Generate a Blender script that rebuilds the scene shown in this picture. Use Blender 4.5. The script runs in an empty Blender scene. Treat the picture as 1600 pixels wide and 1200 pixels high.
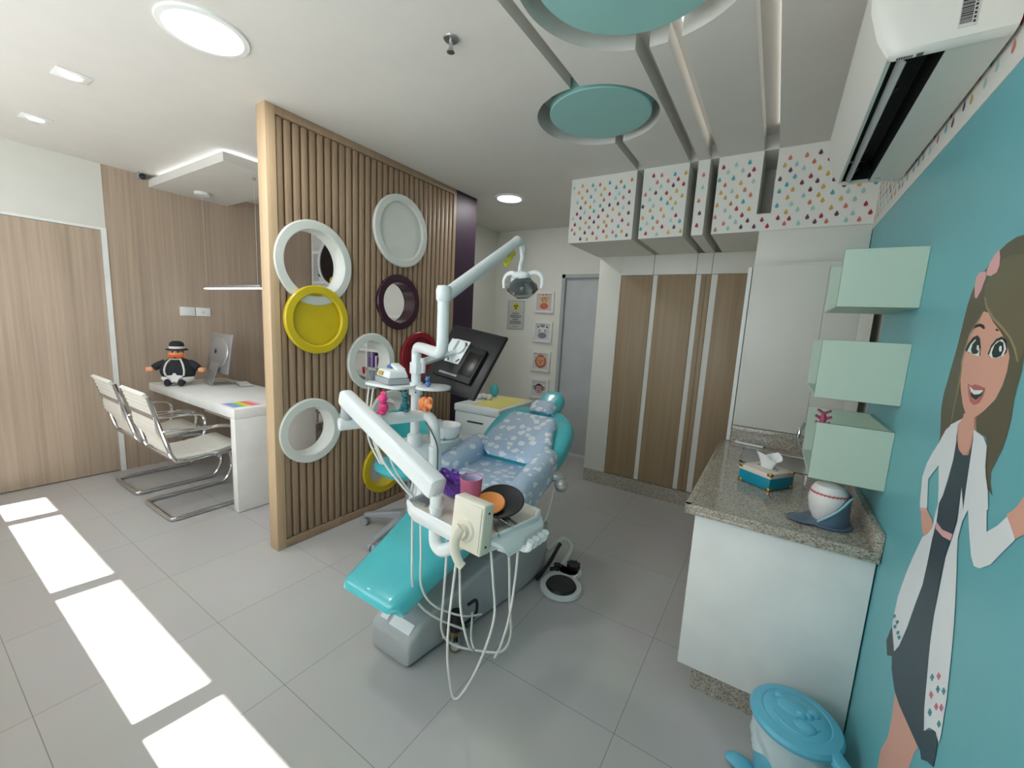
import bpy, bmesh, math, random
from mathutils import Vector, Matrix
from mathutils.geometry import tessellate_polygon
random.seed(7)
PI = math.pi
C = bpy.context.scene.collection
H = 2.63

# ------------------------------------------------------------------ materials
MATS = {}
def lin(c):
    return tuple(((v/255.0)/12.92 if v/255.0 <= .04045 else ((v/255.0+.055)/1.055)**2.4) for v in c)
def newmat(name):
    m = bpy.data.materials.new(name); m.use_nodes = True
    nt = m.node_tree; b = nt.nodes['Principled BSDF']
    return m, nt, b
def mat(name, col, rough=.5, metal=0.0, coat=0.0, spec=.5, trans=0.0, ior=1.45, var=.04, emit=None, es=0, alpha=1, bump=0, bscale=80):
    if name in MATS: return MATS[name]
    m, nt, b = newmat(name)
    c = lin(col)
    b.inputs['Roughness'].default_value = rough
    b.inputs['Metallic'].default_value = metal
    b.inputs['Specular IOR Level'].default_value = spec
    b.inputs['Coat Weight'].default_value = coat
    b.inputs['Coat Roughness'].default_value = .05
    b.inputs['Transmission Weight'].default_value = trans
    b.inputs['IOR'].default_value = ior
    b.inputs['Alpha'].default_value = alpha
    if emit:
        b.inputs['Emission Color'].default_value = (*lin(emit), 1)
        b.inputs['Emission Strength'].default_value = es
    if var > 0:
        tc = nt.nodes.new('ShaderNodeTexCoord'); n = nt.nodes.new('ShaderNodeTexNoise')
        n.inputs['Scale'].default_value = 6; n.inputs['Detail'].default_value = 3
        nt.links.new(tc.outputs['Object'], n.inputs['Vector'])
        r = nt.nodes.new('ShaderNodeValToRGB')
        r.color_ramp.elements[0].position = .3; r.color_ramp.elements[1].position = .7
        r.color_ramp.elements[0].color = (*[v*(1-var) for v in c], 1)
        r.color_ramp.elements[1].color = (*[min(1, v*(1+var)) for v in c], 1)
        nt.links.new(n.outputs['Fac'], r.inputs['Fac']); nt.links.new(r.outputs['Color'], b.inputs['Base Color'])
    else:
        b.inputs['Base Color'].default_value = (*c, 1)
    if bump > 0:
        tc = nt.nodes.new('ShaderNodeTexCoord'); n = nt.nodes.new('ShaderNodeTexNoise')
        n.inputs['Scale'].default_value = bscale; n.inputs['Detail'].default_value = 4
        bp = nt.nodes.new('ShaderNodeBump'); bp.inputs['Strength'].default_value = bump
        bp.inputs['Distance'].default_value = .01
        nt.links.new(tc.outputs['Object'], n.inputs['Vector'])
        nt.links.new(n.outputs['Fac'], bp.inputs['Height']); nt.links.new(bp.outputs['Normal'], b.inputs['Normal'])
    MATS[name] = m
    return m
def wood(name, c1, c2, rough=.5, sx=14.0, sz=.45):
    m, nt, b = newmat(name)
    tc = nt.nodes.new('ShaderNodeTexCoord')
    def noise(scale, s, d):
        mp = nt.nodes.new('ShaderNodeMapping'); mp.inputs['Scale'].default_value = s
        n = nt.nodes.new('ShaderNodeTexNoise'); n.inputs['Scale'].default_value = scale
        n.inputs['Detail'].default_value = d; n.inputs['Roughness'].default_value = .6
        nt.links.new(tc.outputs['Object'], mp.inputs['Vector']); nt.links.new(mp.outputs['Vector'], n.inputs['Vector'])
        return n
    n1 = noise(1, (sx, sx, sz), 5); n2 = noise(1, (sx*7, sx*7, sz*3), 3); n3 = noise(1, (2.2, 2.2, .05), 1)
    r = nt.nodes.new('ShaderNodeValToRGB')
    r.color_ramp.elements[0].position = .3; r.color_ramp.elements[1].position = .7
    r.color_ramp.elements[0].color = (*lin(c1), 1); r.color_ramp.elements[1].color = (*lin(c2), 1)
    mx = nt.nodes.new('ShaderNodeMath'); mx.operation = 'MULTIPLY_ADD'; mx.inputs[1].default_value = .45
    nt.links.new(n2.outputs['Fac'], mx.inputs[0])
    m2 = nt.nodes.new('ShaderNodeMath'); m2.operation = 'MULTIPLY'; m2.inputs[1].default_value = .4
    nt.links.new(n1.outputs['Fac'], m2.inputs[0])
    m3 = nt.nodes.new('ShaderNodeMath'); m3.operation = 'MULTIPLY_ADD'; m3.inputs[1].default_value = .15
    nt.links.new(n3.outputs['Fac'], m3.inputs[0]); nt.links.new(m2.outputs[0], m3.inputs[2])
    nt.links.new(m3.outputs[0], mx.inputs[2])
    nt.links.new(mx.outputs[0], r.inputs['Fac']); nt.links.new(r.outputs['Color'], b.inputs['Base Color'])
    b.inputs['Roughness'].default_value = rough
    MATS[name] = m
    return m
def granite(name, cols, scale=130, rough=.15):
    m, nt, b = newmat(name)
    tc = nt.nodes.new('ShaderNodeTexCoord')
    v = nt.nodes.new('ShaderNodeTexVoronoi'); v.inputs['Scale'].default_value = scale
    n = nt.nodes.new('ShaderNodeTexNoise'); n.inputs['Scale'].default_value = scale*.6; n.inputs['Detail'].default_value = 4
    nt.links.new(tc.outputs['Object'], v.inputs['Vector']); nt.links.new(tc.outputs['Object'], n.inputs['Vector'])
    sp = nt.nodes.new('ShaderNodeSeparateColor'); nt.links.new(v.outputs['Color'], sp.inputs['Color'])
    ad = nt.nodes.new('ShaderNodeMath'); ad.operation = 'MULTIPLY_ADD'; ad.inputs[1].default_value = .55
    ad2 = nt.nodes.new('ShaderNodeMath'); ad2.operation = 'MULTIPLY'; ad2.inputs[1].default_value = .45
    nt.links.new(n.outputs['Fac'], ad2.inputs[0]); nt.links.new(sp.outputs['Red'], ad.inputs[0]); nt.links.new(ad2.outputs[0], ad.inputs[2])
    r = nt.nodes.new('ShaderNodeValToRGB'); r.color_ramp.elements.remove(r.color_ramp.elements[1])
    for i, (p, c) in enumerate(cols):
        e = r.color_ramp.elements[0] if i == 0 else r.color_ramp.elements.new(p)
        e.position = p; e.color = (*lin(c), 1)
    nt.links.new(ad.outputs[0], r.inputs['Fac']); nt.links.new(r.outputs['Color'], b.inputs['Base Color'])
    b.inputs['Roughness'].default_value = rough
    MATS[name] = m
    return m

white = mat('white_lacquer', (236, 237, 234), .35)
wallw = mat('wall_paint', (222, 221, 213), .7, var=.015)
ceilm = mat('ceiling_paint', (214, 211, 205), .8, var=.015)
oak = wood('oak_laminate', (160, 141, 123), (202, 183, 163), .45, 7.0, .3)
oak2 = wood('oak_slat', (138, 114, 90), (172, 147, 120), .5, 10.0, .4)
oakw = wood('oak_wardrobe', (134, 113, 86), (166, 143, 113), .45, 7.0, .3)
oakpale = wood('oak_edge', (178, 150, 116), (208, 182, 148), .5)
granm = granite('granite_grey', [(.2, (104, 96, 86)), (.36, (150, 141, 129)), (.55, (172, 164, 151)), (.75, (196, 188, 174)), (.92, (136, 125, 112))], 230, .1)
chrome = mat('chrome', (225, 225, 228), .08, 1.0, var=0)
steel = mat('brushed_steel', (190, 190, 192), .3, 1.0, var=.03)
alum = mat('aluminium', (196, 198, 202), .35, .8, var=.02)
dent = mat('dental_white', (222, 228, 228), .3, var=.015)
dentcream = mat('dental_cream', (222, 217, 200), .35, var=.015)
dentgrey = mat('dental_grey', (168, 172, 174), .4, var=.02)
tealv = mat('teal_vinyl', (72, 188, 197), .3, coat=.9, var=.05, bump=.06, bscale=14)
tealv2 = mat('teal_vinyl_plain', (62, 172, 174), .4, coat=.3, var=.03)
blackp = mat('black_plastic', (30, 31, 33), .4, var=.05)
greyp = mat('grey_plastic', (160, 163, 168), .45, var=.03)
bluewall = mat('blue_wall_paint', (104, 176, 184), .38, var=.02)
tealdisc = mat('teal_disc', (146, 194, 190), .55, var=.02)
mint = mat('mint_mdf', (188, 206, 190), .4, var=.02)
purplew = mat('purple_paint', (48, 29, 48), .5, var=.05)
yellowr = mat('yellow_lacquer', (206, 184, 30), .35, coat=.2, var=.03)
darkpur = mat('aubergine_lacquer', (58, 30, 46), .25, coat=.4, var=.03)
redr = mat('wine_red_lacquer', (140, 26, 40), .35, var=.03)
ringw = mat('ring_white', (214, 218, 212), .4, var=.015)
lightm = mat('led_diffuser', (255, 255, 255), .5, emit=(246, 250, 255), es=9, var=0)
ledm = mat('led_strip', (255, 255, 255), .5, emit=(240, 248, 255), es=5, var=0)
rubber = mat('hose_rubber', (214, 216, 212), .4, var=.02)
darkgap = mat('dark_recess', (22, 22, 22), .8, var=.02)

# ------------------------------------------------------------------ mesh builder
def rotm(ax=0, ay=0, az=0):
    return Matrix.Rotation(az, 3, 'Z') @ Matrix.Rotation(ay, 3, 'Y') @ Matrix.Rotation(ax, 3, 'X')
def frame_of(d):
    d = Vector(d).normalized()
    a = Vector((0, 0, 1)) if abs(d.z) < .95 else Vector((1, 0, 0))
    u = d.cross(a).normalized(); v = d.cross(u).normalized()
    return u, v, d
def smooth_path(pts, n=8, closed=False):
    P = [Vector(p) for p in pts]
    if len(P) < 3: return P
    out = []
    N = len(P); rng = N if closed else N-1
    for i in range(rng):
        p1, p2 = P[i], P[(i+1) % N]
        p0 = P[(i-1) % N] if (closed or i > 0) else p1*2-p2
        p3 = P[(i+2) % N] if (closed or i+2 < N) else p2*2-p1
        for k in range(n):
            t = k/n
            out.append(.5*((2*p1)+(p2-p0)*t+(2*p0-5*p1+4*p2-p3)*t*t+(3*p1-p0-3*p2+p3)*t**3))
    if not closed: out.append(P[-1])
    return out
class MB:
    def __init__(s): s.bm = bmesh.new(); s.mi = 0
    def mark(s, fs):
        for f in fs: f.material_index = s.mi
    def box(s, x0, y0, z0, x1, y1, z1, bev=0, seg=2):
        return s.obox(((x0+x1)/2, (y0+y1)/2, (z0+z1)/2), (abs(x1-x0), abs(y1-y0), abs(z1-z0)), None, bev, seg)
    def obox(s, c, size, R=None, bev=0, seg=2, taper=None):
        bm = s.bm; c = Vector(c); R = R or Matrix.Identity(3); h = [v/2 for v in size]
        vs = []
        for z in (-1, 1):
            for (x, y) in ((-1, -1), (1, -1), (1, 1), (-1, 1)):
                tx = ty = 1
                if taper and z > 0: tx, ty = taper
                vs.append(bm.verts.new(c + R @ Vector((x*h[0]*tx, y*h[1]*ty, z*h[2]))))
        fs = [bm.faces.new([vs[i] for i in q]) for q in ((3, 2, 1, 0), (4, 5, 6, 7), (0, 1, 5, 4), (1, 2, 6, 5), (2, 3, 7, 6), (3, 0, 4, 7))]
        s.mark(fs)
        if bev > 0:
            es = list({e for f in fs for e in f.edges})
            r = bmesh.ops.bevel(bm, geom=es, offset=min(bev, min(h)*.98), segments=seg, profile=.5, affect='EDGES', clamp_overlap=True)
            s.mark(r['faces'])
        return s
    def loft(s, rings, cap=True, closed=False):
        bm = s.bm; V = [[bm.verts.new(p) for p in r] for r in rings]; n = len(V[0])
        fs = []
        m = len(V)
        for i in range(m if closed else m-1):
            a, b = V[i], V[(i+1) % m]
            for k in range(n):
                fs.append(bm.faces.new((a[k], a[(k+1) % n], b[(k+1) % n], b[k])))
        if cap and not closed:
            fs.append(bm.faces.new(list(reversed(V[0])))); fs.append(bm.faces.new(V[-1]))
        s.mark(fs)
        return s
    def cyl(s, p0, p1, r0, r1=None, n=24, cap=True):
        p0, p1 = Vector(p0), Vector(p1); r1 = r0 if r1 is None else r1
        u, v, d = frame_of(p1-p0)
        ring = lambda p, r: [p + (u*math.cos(2*PI*k/n) + v*math.sin(2*PI*k/n))*r for k in range(n)]
        return s.loft([ring(p0, r0), ring(p1, r1)], cap)
    def tube(s, pts, r, n=12, sm=True, res=8, cap=True, flat=1.0, closed=False):
        P = smooth_path(pts, res, closed) if sm else [Vector(p) for p in pts]
        m = len(P); rings = []; u = None
        for i, p in enumerate(P):
            if closed: d = P[(i+1) % m]-P[(i-1) % m]
            else: d = P[min(i+1, m-1)]-P[max(i-1, 0)]
            d.normalize()
            if u is None: u, v, _ = frame_of(d)
            else:
                u = (u - d*u.dot(d)).normalized(); v = d.cross(u)
            rr = r[0]+(r[1]-r[0])*i/(m-1) if isinstance(r, (tuple, list)) else r
            rings.append([p + (u*math.cos(2*PI*k/n)*flat + v*math.sin(2*PI*k/n))*rr for k in range(n)])
        return s.loft(rings, cap, closed)
    def lathe(s, prof, o=(0, 0, 0), ax=(0, 0, 1), n=32, cap=True, closed=False):
        o = Vector(o); u, v, d = frame_of(ax)
        rings = [[o + d*h + (u*math.cos(2*PI*k/n)+v*math.sin(2*PI*k/n))*max(r, 1e-4) for k in range(n)] for r, h in prof]
        return s.loft(rings, cap, closed)
    def ell(s, c, rad, R=None, n=16, e=1.0, e2=1.0):
        c = Vector(c); R = R or Matrix.Identity(3); rings = []
        pw = lambda x, p: math.copysign(abs(x)**p, x)
        for i in range(1, n):
            t = -PI/2+PI*i/n
            rings.append([c + R @ Vector((rad[0]*pw(math.cos(t), e)*pw(math.cos(2*PI*k/(2*n)), e2), rad[1]*pw(math.cos(t), e)*pw(math.sin(2*PI*k/(2*n)), e2), rad[2]*pw(math.sin(t), e))) for k in range(2*n)])
        return s.loft(rings)
    def poly(s, pts, facing=(-1, -1, 0)):
        P = [Vector(p) for p in pts]; V = [s.bm.verts.new(p) for p in P]
        for t in tessellate_polygon([P]):
            a, b, c = t
            if (P[b]-P[a]).cross(P[c]-P[a]).dot(Vector(facing)) < 0: b, c = c, b
            try: f = s.bm.faces.new((V[a], V[b], V[c])); s.mark([f])
            except ValueError: pass
        return s
    def prism(s, pts, off):
        off = Vector(off); A = [Vector(p) for p in pts]
        bm = s.bm; a = [bm.verts.new(p) for p in A]; b = [bm.verts.new(p+off) for p in A]; n = len(a)
        fs = [bm.faces.new((a[i], a[(i+1) % n], b[(i+1) % n], b[i])) for i in range(n)]
        fa = bm.faces.new(list(reversed(a))); fb = bm.faces.new(b)
        s.mark(fs+[fa, fb])
        if n > 4:
            r = bmesh.ops.triangulate(bm, faces=[fa, fb]); s.mark(r['faces'])
        return s
    def ring_tube(s, c, ax, R, r_in, d, n=48, bev=.006):   # flat ring (annulus) of depth d along ax from c
        return s.lathe([(r_in, 0), (r_in, d-bev), (r_in+bev, d), (R-bev, d), (R, d-bev), (R, 0)], c, ax, n, cap=False, closed=True)
    def mesh(s, name, mats, loc=None, ang=35):
        bm = s.bm
        if ang > 0: bmesh.ops.recalc_face_normals(bm, faces=bm.faces)
        me = bpy.data.meshes.new(name)
        if loc is not None: bmesh.ops.translate(bm, verts=bm.verts, vec=-Vector(loc))
        bm.to_mesh(me); bm.free()
        for m in (mats if isinstance(mats, (list, tuple)) else [mats]): me.materials.append(m)
        if ang > 0: me.shade_smooth(); me.set_sharp_from_angle(angle=math.radians(ang))
        return me
def tag(o, label, cat, group=None):
    o['label'] = label; o['category'] = cat
    if group: o['group'] = group
    return o
def thing(name, label, cat, loc=(0, 0, 0), rz=0, group=None):
    o = bpy.data.objects.new(name, None); C.objects.link(o)
    o.empty_display_size = .05
    o.location = loc; o.rotation_euler = (0, 0, rz)
    return tag(o, label, cat, group)
def part(par, name, mb, m, label=None, local=False, ang=35):
    loc = None
    if not local:                                   # mesh drawn in room coordinates
        r = par
        loc = Vector((0, 0, 0))
        while r is not None: loc = loc + r.location; r = r.parent
    o = bpy.data.objects.new(name, mb.mesh(name, m, loc, ang)); C.objects.link(o)
    o.parent = par
    if label: o['label'] = label
    return o
def solo(name, mb, m, label, cat, loc=(0, 0, 0), group=None, ang=35):
    o = bpy.data.objects.new(name, mb.mesh(name, m, loc, ang)); C.objects.link(o)
    o.location = loc
    return tag(o, label, cat, group)
def struct(name, mb, m, par=None, ang=35):
    o = bpy.data.objects.new(name, mb.mesh(name, m, None, ang)); C.objects.link(o)
    if par: o.parent = par
    else: o['kind'] = 'structure'
    return o
def dup(root, loc, rz, label, group=None):
    r = root.copy(); C.objects.link(r); r.location = loc; r.rotation_euler = (0, 0, rz)
    r['label'] = label
    if group: r['group'] = group
    for ch in list(root.children):
        c = ch.copy(); C.objects.link(c); c.parent = r
        for g in list(ch.children):
            d = g.copy(); C.objects.link(d); d.parent = c
    return r
def cut(name, mb, m, cutters):
    """a shell mesh with holes cut through it, baked to plain mesh data"""
    me = mb.mesh(name, m); o = bpy.data.objects.new(name, me); C.objects.link(o)
    cm = cutters.mesh(name+'_holes', m); co = bpy.data.objects.new(name+'_holes', cm); C.objects.link(co)
    md = o.modifiers.new('holes', 'BOOLEAN'); md.operation = 'DIFFERENCE'; md.object = co; md.solver = 'EXACT'
    md.use_self = True
    dg = bpy.context.evaluated_depsgraph_get()
    nm = bpy.data.meshes.new_from_object(o.evaluated_get(dg))
    o.modifiers.clear(); o.data = nm; bpy.data.objects.remove(co)
    nm.shade_flat()
    return o
MURAL=[
 ('hair',[(1.216,1.722),(1.245,1.724),(1.282,1.719),(1.314,1.708),(1.340,1.692),(1.373,1.674),(1.403,1.657),(1.418,1.635),(1.429,1.603),(1.433,1.569),(1.436,1.536),(1.440,1.501),(1.449,1.460),(1.457,1.418),(1.465,1.381),(1.461,1.345),(1.442,1.306),(1.429,1.278),(1.430,1.256),(1.455,1.238),(1.434,1.242),(1.401,1.266),(1.375,1.306),(1.351,1.331),(1.309,1.346),(1.250,1.356),(1.231,1.331),(1.186,1.328),(1.168,1.313),(1.162,1.286),(1.154,1.259),(1.132,1.237),(1.105,1.230),(1.124,1.249),(1.133,1.270),(1.123,1.291),(1.109,1.322),(1.104,1.349),(1.103,1.380),(1.109,1.414),(1.108,1.440),(1.105,1.466),(1.110,1.499),(1.091,1.536),(1.080,1.579),(1.090,1.619),(1.116,1.662),(1.155,1.697),(1.186,1.713)]),
 ('skin',[(1.370,0.596),(1.253,0.610),(1.175,0.623),(1.188,0.589),(1.198,0.541),(1.187,0.490),(1.371,0.289),(1.381,0.354),(1.384,0.410),(1.354,0.476),(1.356,0.538)]),
 ('skin',[(1.315,1.356),(1.251,1.366),(1.238,1.333),(1.233,1.298),(1.242,1.276),(1.269,1.269),(1.302,1.274),(1.327,1.299),(1.336,1.325),(1.313,1.340)]),
 ('face',[(1.326,1.583),(1.352,1.561),(1.378,1.535),(1.388,1.502),(1.392,1.469),(1.381,1.436),(1.360,1.405),(1.332,1.375),(1.307,1.358),(1.275,1.356),(1.248,1.359),(1.219,1.376),(1.180,1.405),(1.164,1.435),(1.159,1.462),(1.162,1.489),(1.184,1.515),(1.225,1.538),(1.267,1.558),(1.300,1.579)]),
 ('hair2',[(1.199,1.684),(1.238,1.689),(1.278,1.690),(1.307,1.683),(1.338,1.665),(1.348,1.643),(1.338,1.612),(1.317,1.590),(1.269,1.563),(1.217,1.543),(1.179,1.524),(1.148,1.502),(1.126,1.479),(1.118,1.490),(1.117,1.516),(1.096,1.548),(1.095,1.588),(1.117,1.630),(1.156,1.664)]),
 ('hair3',[(1.340,1.614),(1.317,1.589),(1.269,1.562),(1.216,1.541),(1.178,1.523),(1.150,1.502),(1.130,1.481),(1.125,1.482),(1.145,1.505),(1.174,1.526),(1.215,1.546),(1.266,1.567),(1.311,1.592),(1.332,1.614)]),
 ('hair3',[(1.323,1.583),(1.350,1.562),(1.373,1.538),(1.386,1.503),(1.387,1.469),(1.385,1.430),(1.382,1.391),(1.381,1.346),(1.377,1.323),(1.373,1.335),(1.376,1.363),(1.374,1.398),(1.374,1.431),(1.382,1.467),(1.380,1.502),(1.368,1.534),(1.344,1.558)]),
 ('bow',[(1.313,1.712),(1.329,1.706),(1.344,1.693),(1.356,1.677),(1.355,1.664),(1.329,1.659),(1.302,1.663),(1.296,1.676),(1.301,1.694)]),
 ('bow',[(1.360,1.673),(1.393,1.675),(1.410,1.666),(1.407,1.644),(1.393,1.619),(1.381,1.615),(1.365,1.630),(1.359,1.647),(1.353,1.659)]),
 ('lash',[(1.385,1.496),(1.373,1.513),(1.353,1.527),(1.330,1.531),(1.314,1.524),(1.299,1.504),(1.293,1.486),(1.311,1.488),(1.340,1.490),(1.369,1.493)]),
 ('white',[(1.370,1.494),(1.358,1.511),(1.338,1.522),(1.315,1.514),(1.302,1.499),(1.298,1.485),(1.319,1.487),(1.344,1.491)]),
 ('iris',[(1.350,1.498),(1.348,1.511),(1.333,1.520),(1.315,1.515),(1.305,1.502),(1.310,1.491),(1.327,1.489),(1.341,1.491)]),
 ('white',[(1.322,1.509),(1.313,1.509),(1.306,1.500),(1.313,1.497),(1.321,1.502)]),
 ('lash',[(1.258,1.492),(1.251,1.510),(1.233,1.523),(1.210,1.528),(1.188,1.520),(1.177,1.506),(1.177,1.496),(1.195,1.487),(1.224,1.484),(1.247,1.485)]),
 ('white',[(1.251,1.488),(1.246,1.505),(1.228,1.518),(1.207,1.522),(1.192,1.515),(1.181,1.504),(1.186,1.490),(1.209,1.485),(1.235,1.484)]),
 ('iris',[(1.240,1.495),(1.235,1.511),(1.216,1.519),(1.199,1.516),(1.190,1.502),(1.196,1.490),(1.215,1.485),(1.231,1.486)]),
 ('white',[(1.211,1.509),(1.203,1.509),(1.198,1.500),(1.205,1.497),(1.212,1.503)]),
 ('lash',[(1.363,1.545),(1.355,1.554),(1.331,1.557),(1.308,1.553),(1.298,1.545),(1.306,1.544),(1.327,1.550),(1.348,1.548)]),
 ('lash',[(1.247,1.541),(1.244,1.544),(1.231,1.541),(1.235,1.538)]),
 ('lip',[(1.326,1.423),(1.303,1.420),(1.287,1.425),(1.265,1.424),(1.235,1.422),(1.236,1.408),(1.249,1.389),(1.272,1.381),(1.295,1.386),(1.315,1.404)]),
 ('lash',[(1.314,1.416),(1.286,1.412),(1.238,1.418),(1.243,1.405),(1.266,1.393),(1.293,1.397)]),
 ('white',[(1.315,1.418),(1.286,1.412),(1.238,1.417),(1.253,1.407),(1.279,1.403),(1.300,1.407)]),
 ('skin',[(1.455,1.077),(1.415,1.092),(1.364,1.081),(1.349,1.070),(1.346,1.040),(1.353,1.034),(1.363,1.044),(1.362,1.028),(1.372,1.026),(1.407,1.029),(1.433,1.050)]),
 ('dress2',[(1.491,0.710),(1.512,0.653),(1.481,0.626),(1.431,0.659),(1.441,0.706)]),
 ('coat',[(1.362,1.323),(1.397,1.302),(1.425,1.263),(1.452,1.233),(1.478,1.197),(1.492,1.155),(1.479,1.113),(1.462,1.072),(1.475,1.094),(1.457,1.074),(1.413,1.090),(1.413,1.097),(1.446,1.162),(1.395,1.213),(1.381,1.253),(1.346,1.295)]),
 ('coat',[(1.309,1.346),(1.340,1.333),(1.375,1.319),(1.384,1.293),(1.393,1.238),(1.395,1.213),(1.365,1.162),(1.348,1.126),(1.352,1.106),(1.353,1.064),(1.375,1.039),(1.402,1.021),(1.438,0.949),(1.464,0.889),(1.490,0.804),(1.492,0.737),(1.486,0.712),(1.425,0.667),(1.401,0.719),(1.369,0.788),(1.342,0.870),(1.329,0.940),(1.332,1.000),(1.334,1.060),(1.328,1.092),(1.339,1.129),(1.330,1.156),(1.321,1.199),(1.315,1.246),(1.319,1.290),(1.330,1.320)]),
 ('skin',[(1.041,1.219),(1.026,1.231),(1.013,1.246),(1.002,1.266),(0.983,1.265),(0.966,1.235),(0.976,1.209),(0.996,1.193),(1.018,1.198)]),
 ('coat',[(1.244,1.217),(1.217,1.261),(1.131,1.237),(1.094,1.164),(1.062,1.189),(1.038,1.216),(1.016,1.203),(0.997,1.191),(1.027,1.153),(1.055,1.117),(1.088,1.093),(1.112,1.086),(1.131,1.097),(1.160,1.133),(1.185,1.169)]),
 ('coat',[(1.243,1.332),(1.192,1.327),(1.169,1.313),(1.157,1.277),(1.145,1.257),(1.125,1.235),(1.107,1.203),(1.188,1.173),(1.202,1.142),(1.205,1.104),(1.190,1.068),(1.170,1.026),(1.152,0.983),(1.135,0.941),(1.122,0.897),(1.110,0.853),(1.098,0.809),(1.093,0.771),(1.087,0.733),(1.088,0.712),(1.113,0.717),(1.141,0.700),(1.161,0.673),(1.183,0.709),(1.198,0.756),(1.224,0.836),(1.237,0.904),(1.239,0.960),(1.243,1.043),(1.232,1.087),(1.224,1.133),(1.241,1.207),(1.210,1.165),(1.220,1.219),(1.228,1.269),(1.236,1.307)]),
 ('dress',[(1.329,1.323),(1.324,1.299),(1.300,1.275),(1.269,1.269),(1.242,1.276),(1.235,1.300),(1.239,1.325),(1.235,1.308),(1.228,1.269),(1.220,1.219),(1.210,1.165),(1.240,1.205),(1.235,1.166),(1.229,1.131),(1.234,1.102),(1.245,1.059),(1.247,1.012),(1.245,0.957),(1.237,0.904),(1.228,0.851),(1.214,0.802),(1.198,0.756),(1.183,0.709),(1.163,0.671),(1.148,0.687),(1.124,0.710),(1.109,0.718),(1.092,0.706),(1.090,0.680),(1.089,0.655),(1.118,0.639),(1.145,0.617),(1.158,0.625),(1.182,0.620),(1.253,0.610),(1.324,0.600),(1.373,0.601),(1.424,0.625),(1.444,0.657),(1.405,0.709),(1.377,0.783),(1.356,0.862),(1.337,0.923),(1.336,0.980),(1.338,1.040),(1.335,1.089),(1.342,1.134),(1.341,1.114),(1.330,1.156),(1.321,1.199),(1.315,1.246),(1.319,1.290)]),
 ('skin',[(1.306,1.352),(1.251,1.358),(1.241,1.327),(1.239,1.297),(1.249,1.278),(1.268,1.271),(1.295,1.278),(1.318,1.301),(1.331,1.326)]),
 ('bow',[(1.335,1.089),(1.292,1.086),(1.232,1.100),(1.237,1.083),(1.283,1.073),(1.330,1.073)]),
 ('bow',[(1.463,1.077),(1.414,1.094),(1.410,1.087),(1.456,1.071)]),
 ('teal',[(1.168,0.799),(1.172,0.792),(1.172,0.787),(1.178,0.783),(1.183,0.784),(1.190,0.782),(1.186,0.789),(1.185,0.794),(1.180,0.799),(1.175,0.798)]),
 ('pink',[(1.141,0.823),(1.144,0.817),(1.145,0.812),(1.150,0.807),(1.155,0.809),(1.161,0.807),(1.158,0.814),(1.157,0.819),(1.152,0.823),(1.148,0.822)]),
 ('teal',[(1.131,0.800),(1.135,0.794),(1.135,0.788),(1.140,0.784),(1.145,0.785),(1.151,0.784),(1.148,0.790),(1.147,0.796),(1.142,0.800),(1.138,0.799)]),
 ('teal',[(1.106,0.816),(1.109,0.810),(1.109,0.805),(1.114,0.801),(1.118,0.802),(1.125,0.801),(1.122,0.807),(1.121,0.812),(1.116,0.816),(1.112,0.815)]),
 ('pink',[(1.155,0.767),(1.158,0.761),(1.159,0.755),(1.164,0.751),(1.169,0.752),(1.176,0.750),(1.172,0.757),(1.172,0.762),(1.166,0.767),(1.162,0.766)]),
 ('pink',[(1.122,0.767),(1.125,0.761),(1.125,0.756),(1.131,0.751),(1.135,0.752),(1.141,0.750),(1.138,0.757),(1.137,0.762),(1.132,0.767),(1.128,0.766)]),
 ('pink',[(1.100,0.783),(1.103,0.777),(1.104,0.772),(1.109,0.767),(1.113,0.768),(1.119,0.767),(1.116,0.773),(1.115,0.778),(1.110,0.783),(1.106,0.782)]),
 ('teal',[(1.143,0.735),(1.146,0.728),(1.146,0.723),(1.152,0.718),(1.156,0.719),(1.163,0.717),(1.160,0.724),(1.159,0.730),(1.154,0.735),(1.149,0.733)]),
 ('teal',[(1.094,0.750),(1.097,0.744),(1.098,0.739),(1.103,0.734),(1.107,0.735),(1.113,0.734),(1.110,0.740),(1.109,0.745),(1.104,0.750),(1.100,0.749)]),
 ('teal',[(1.500,0.739),(1.478,0.757),(1.470,0.754),(1.485,0.738)]),
 ('teal',[(1.468,0.741),(1.447,0.758),(1.440,0.755),(1.454,0.740)]),
 ('teal',[(1.479,0.720),(1.458,0.738),(1.450,0.734),(1.464,0.719)]),
 ('teal',[(1.446,0.723),(1.426,0.740),(1.419,0.737),(1.433,0.722)]),
 ('teal',[(1.431,0.719),(1.411,0.737),(1.404,0.733),(1.417,0.718)]),
]
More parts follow.
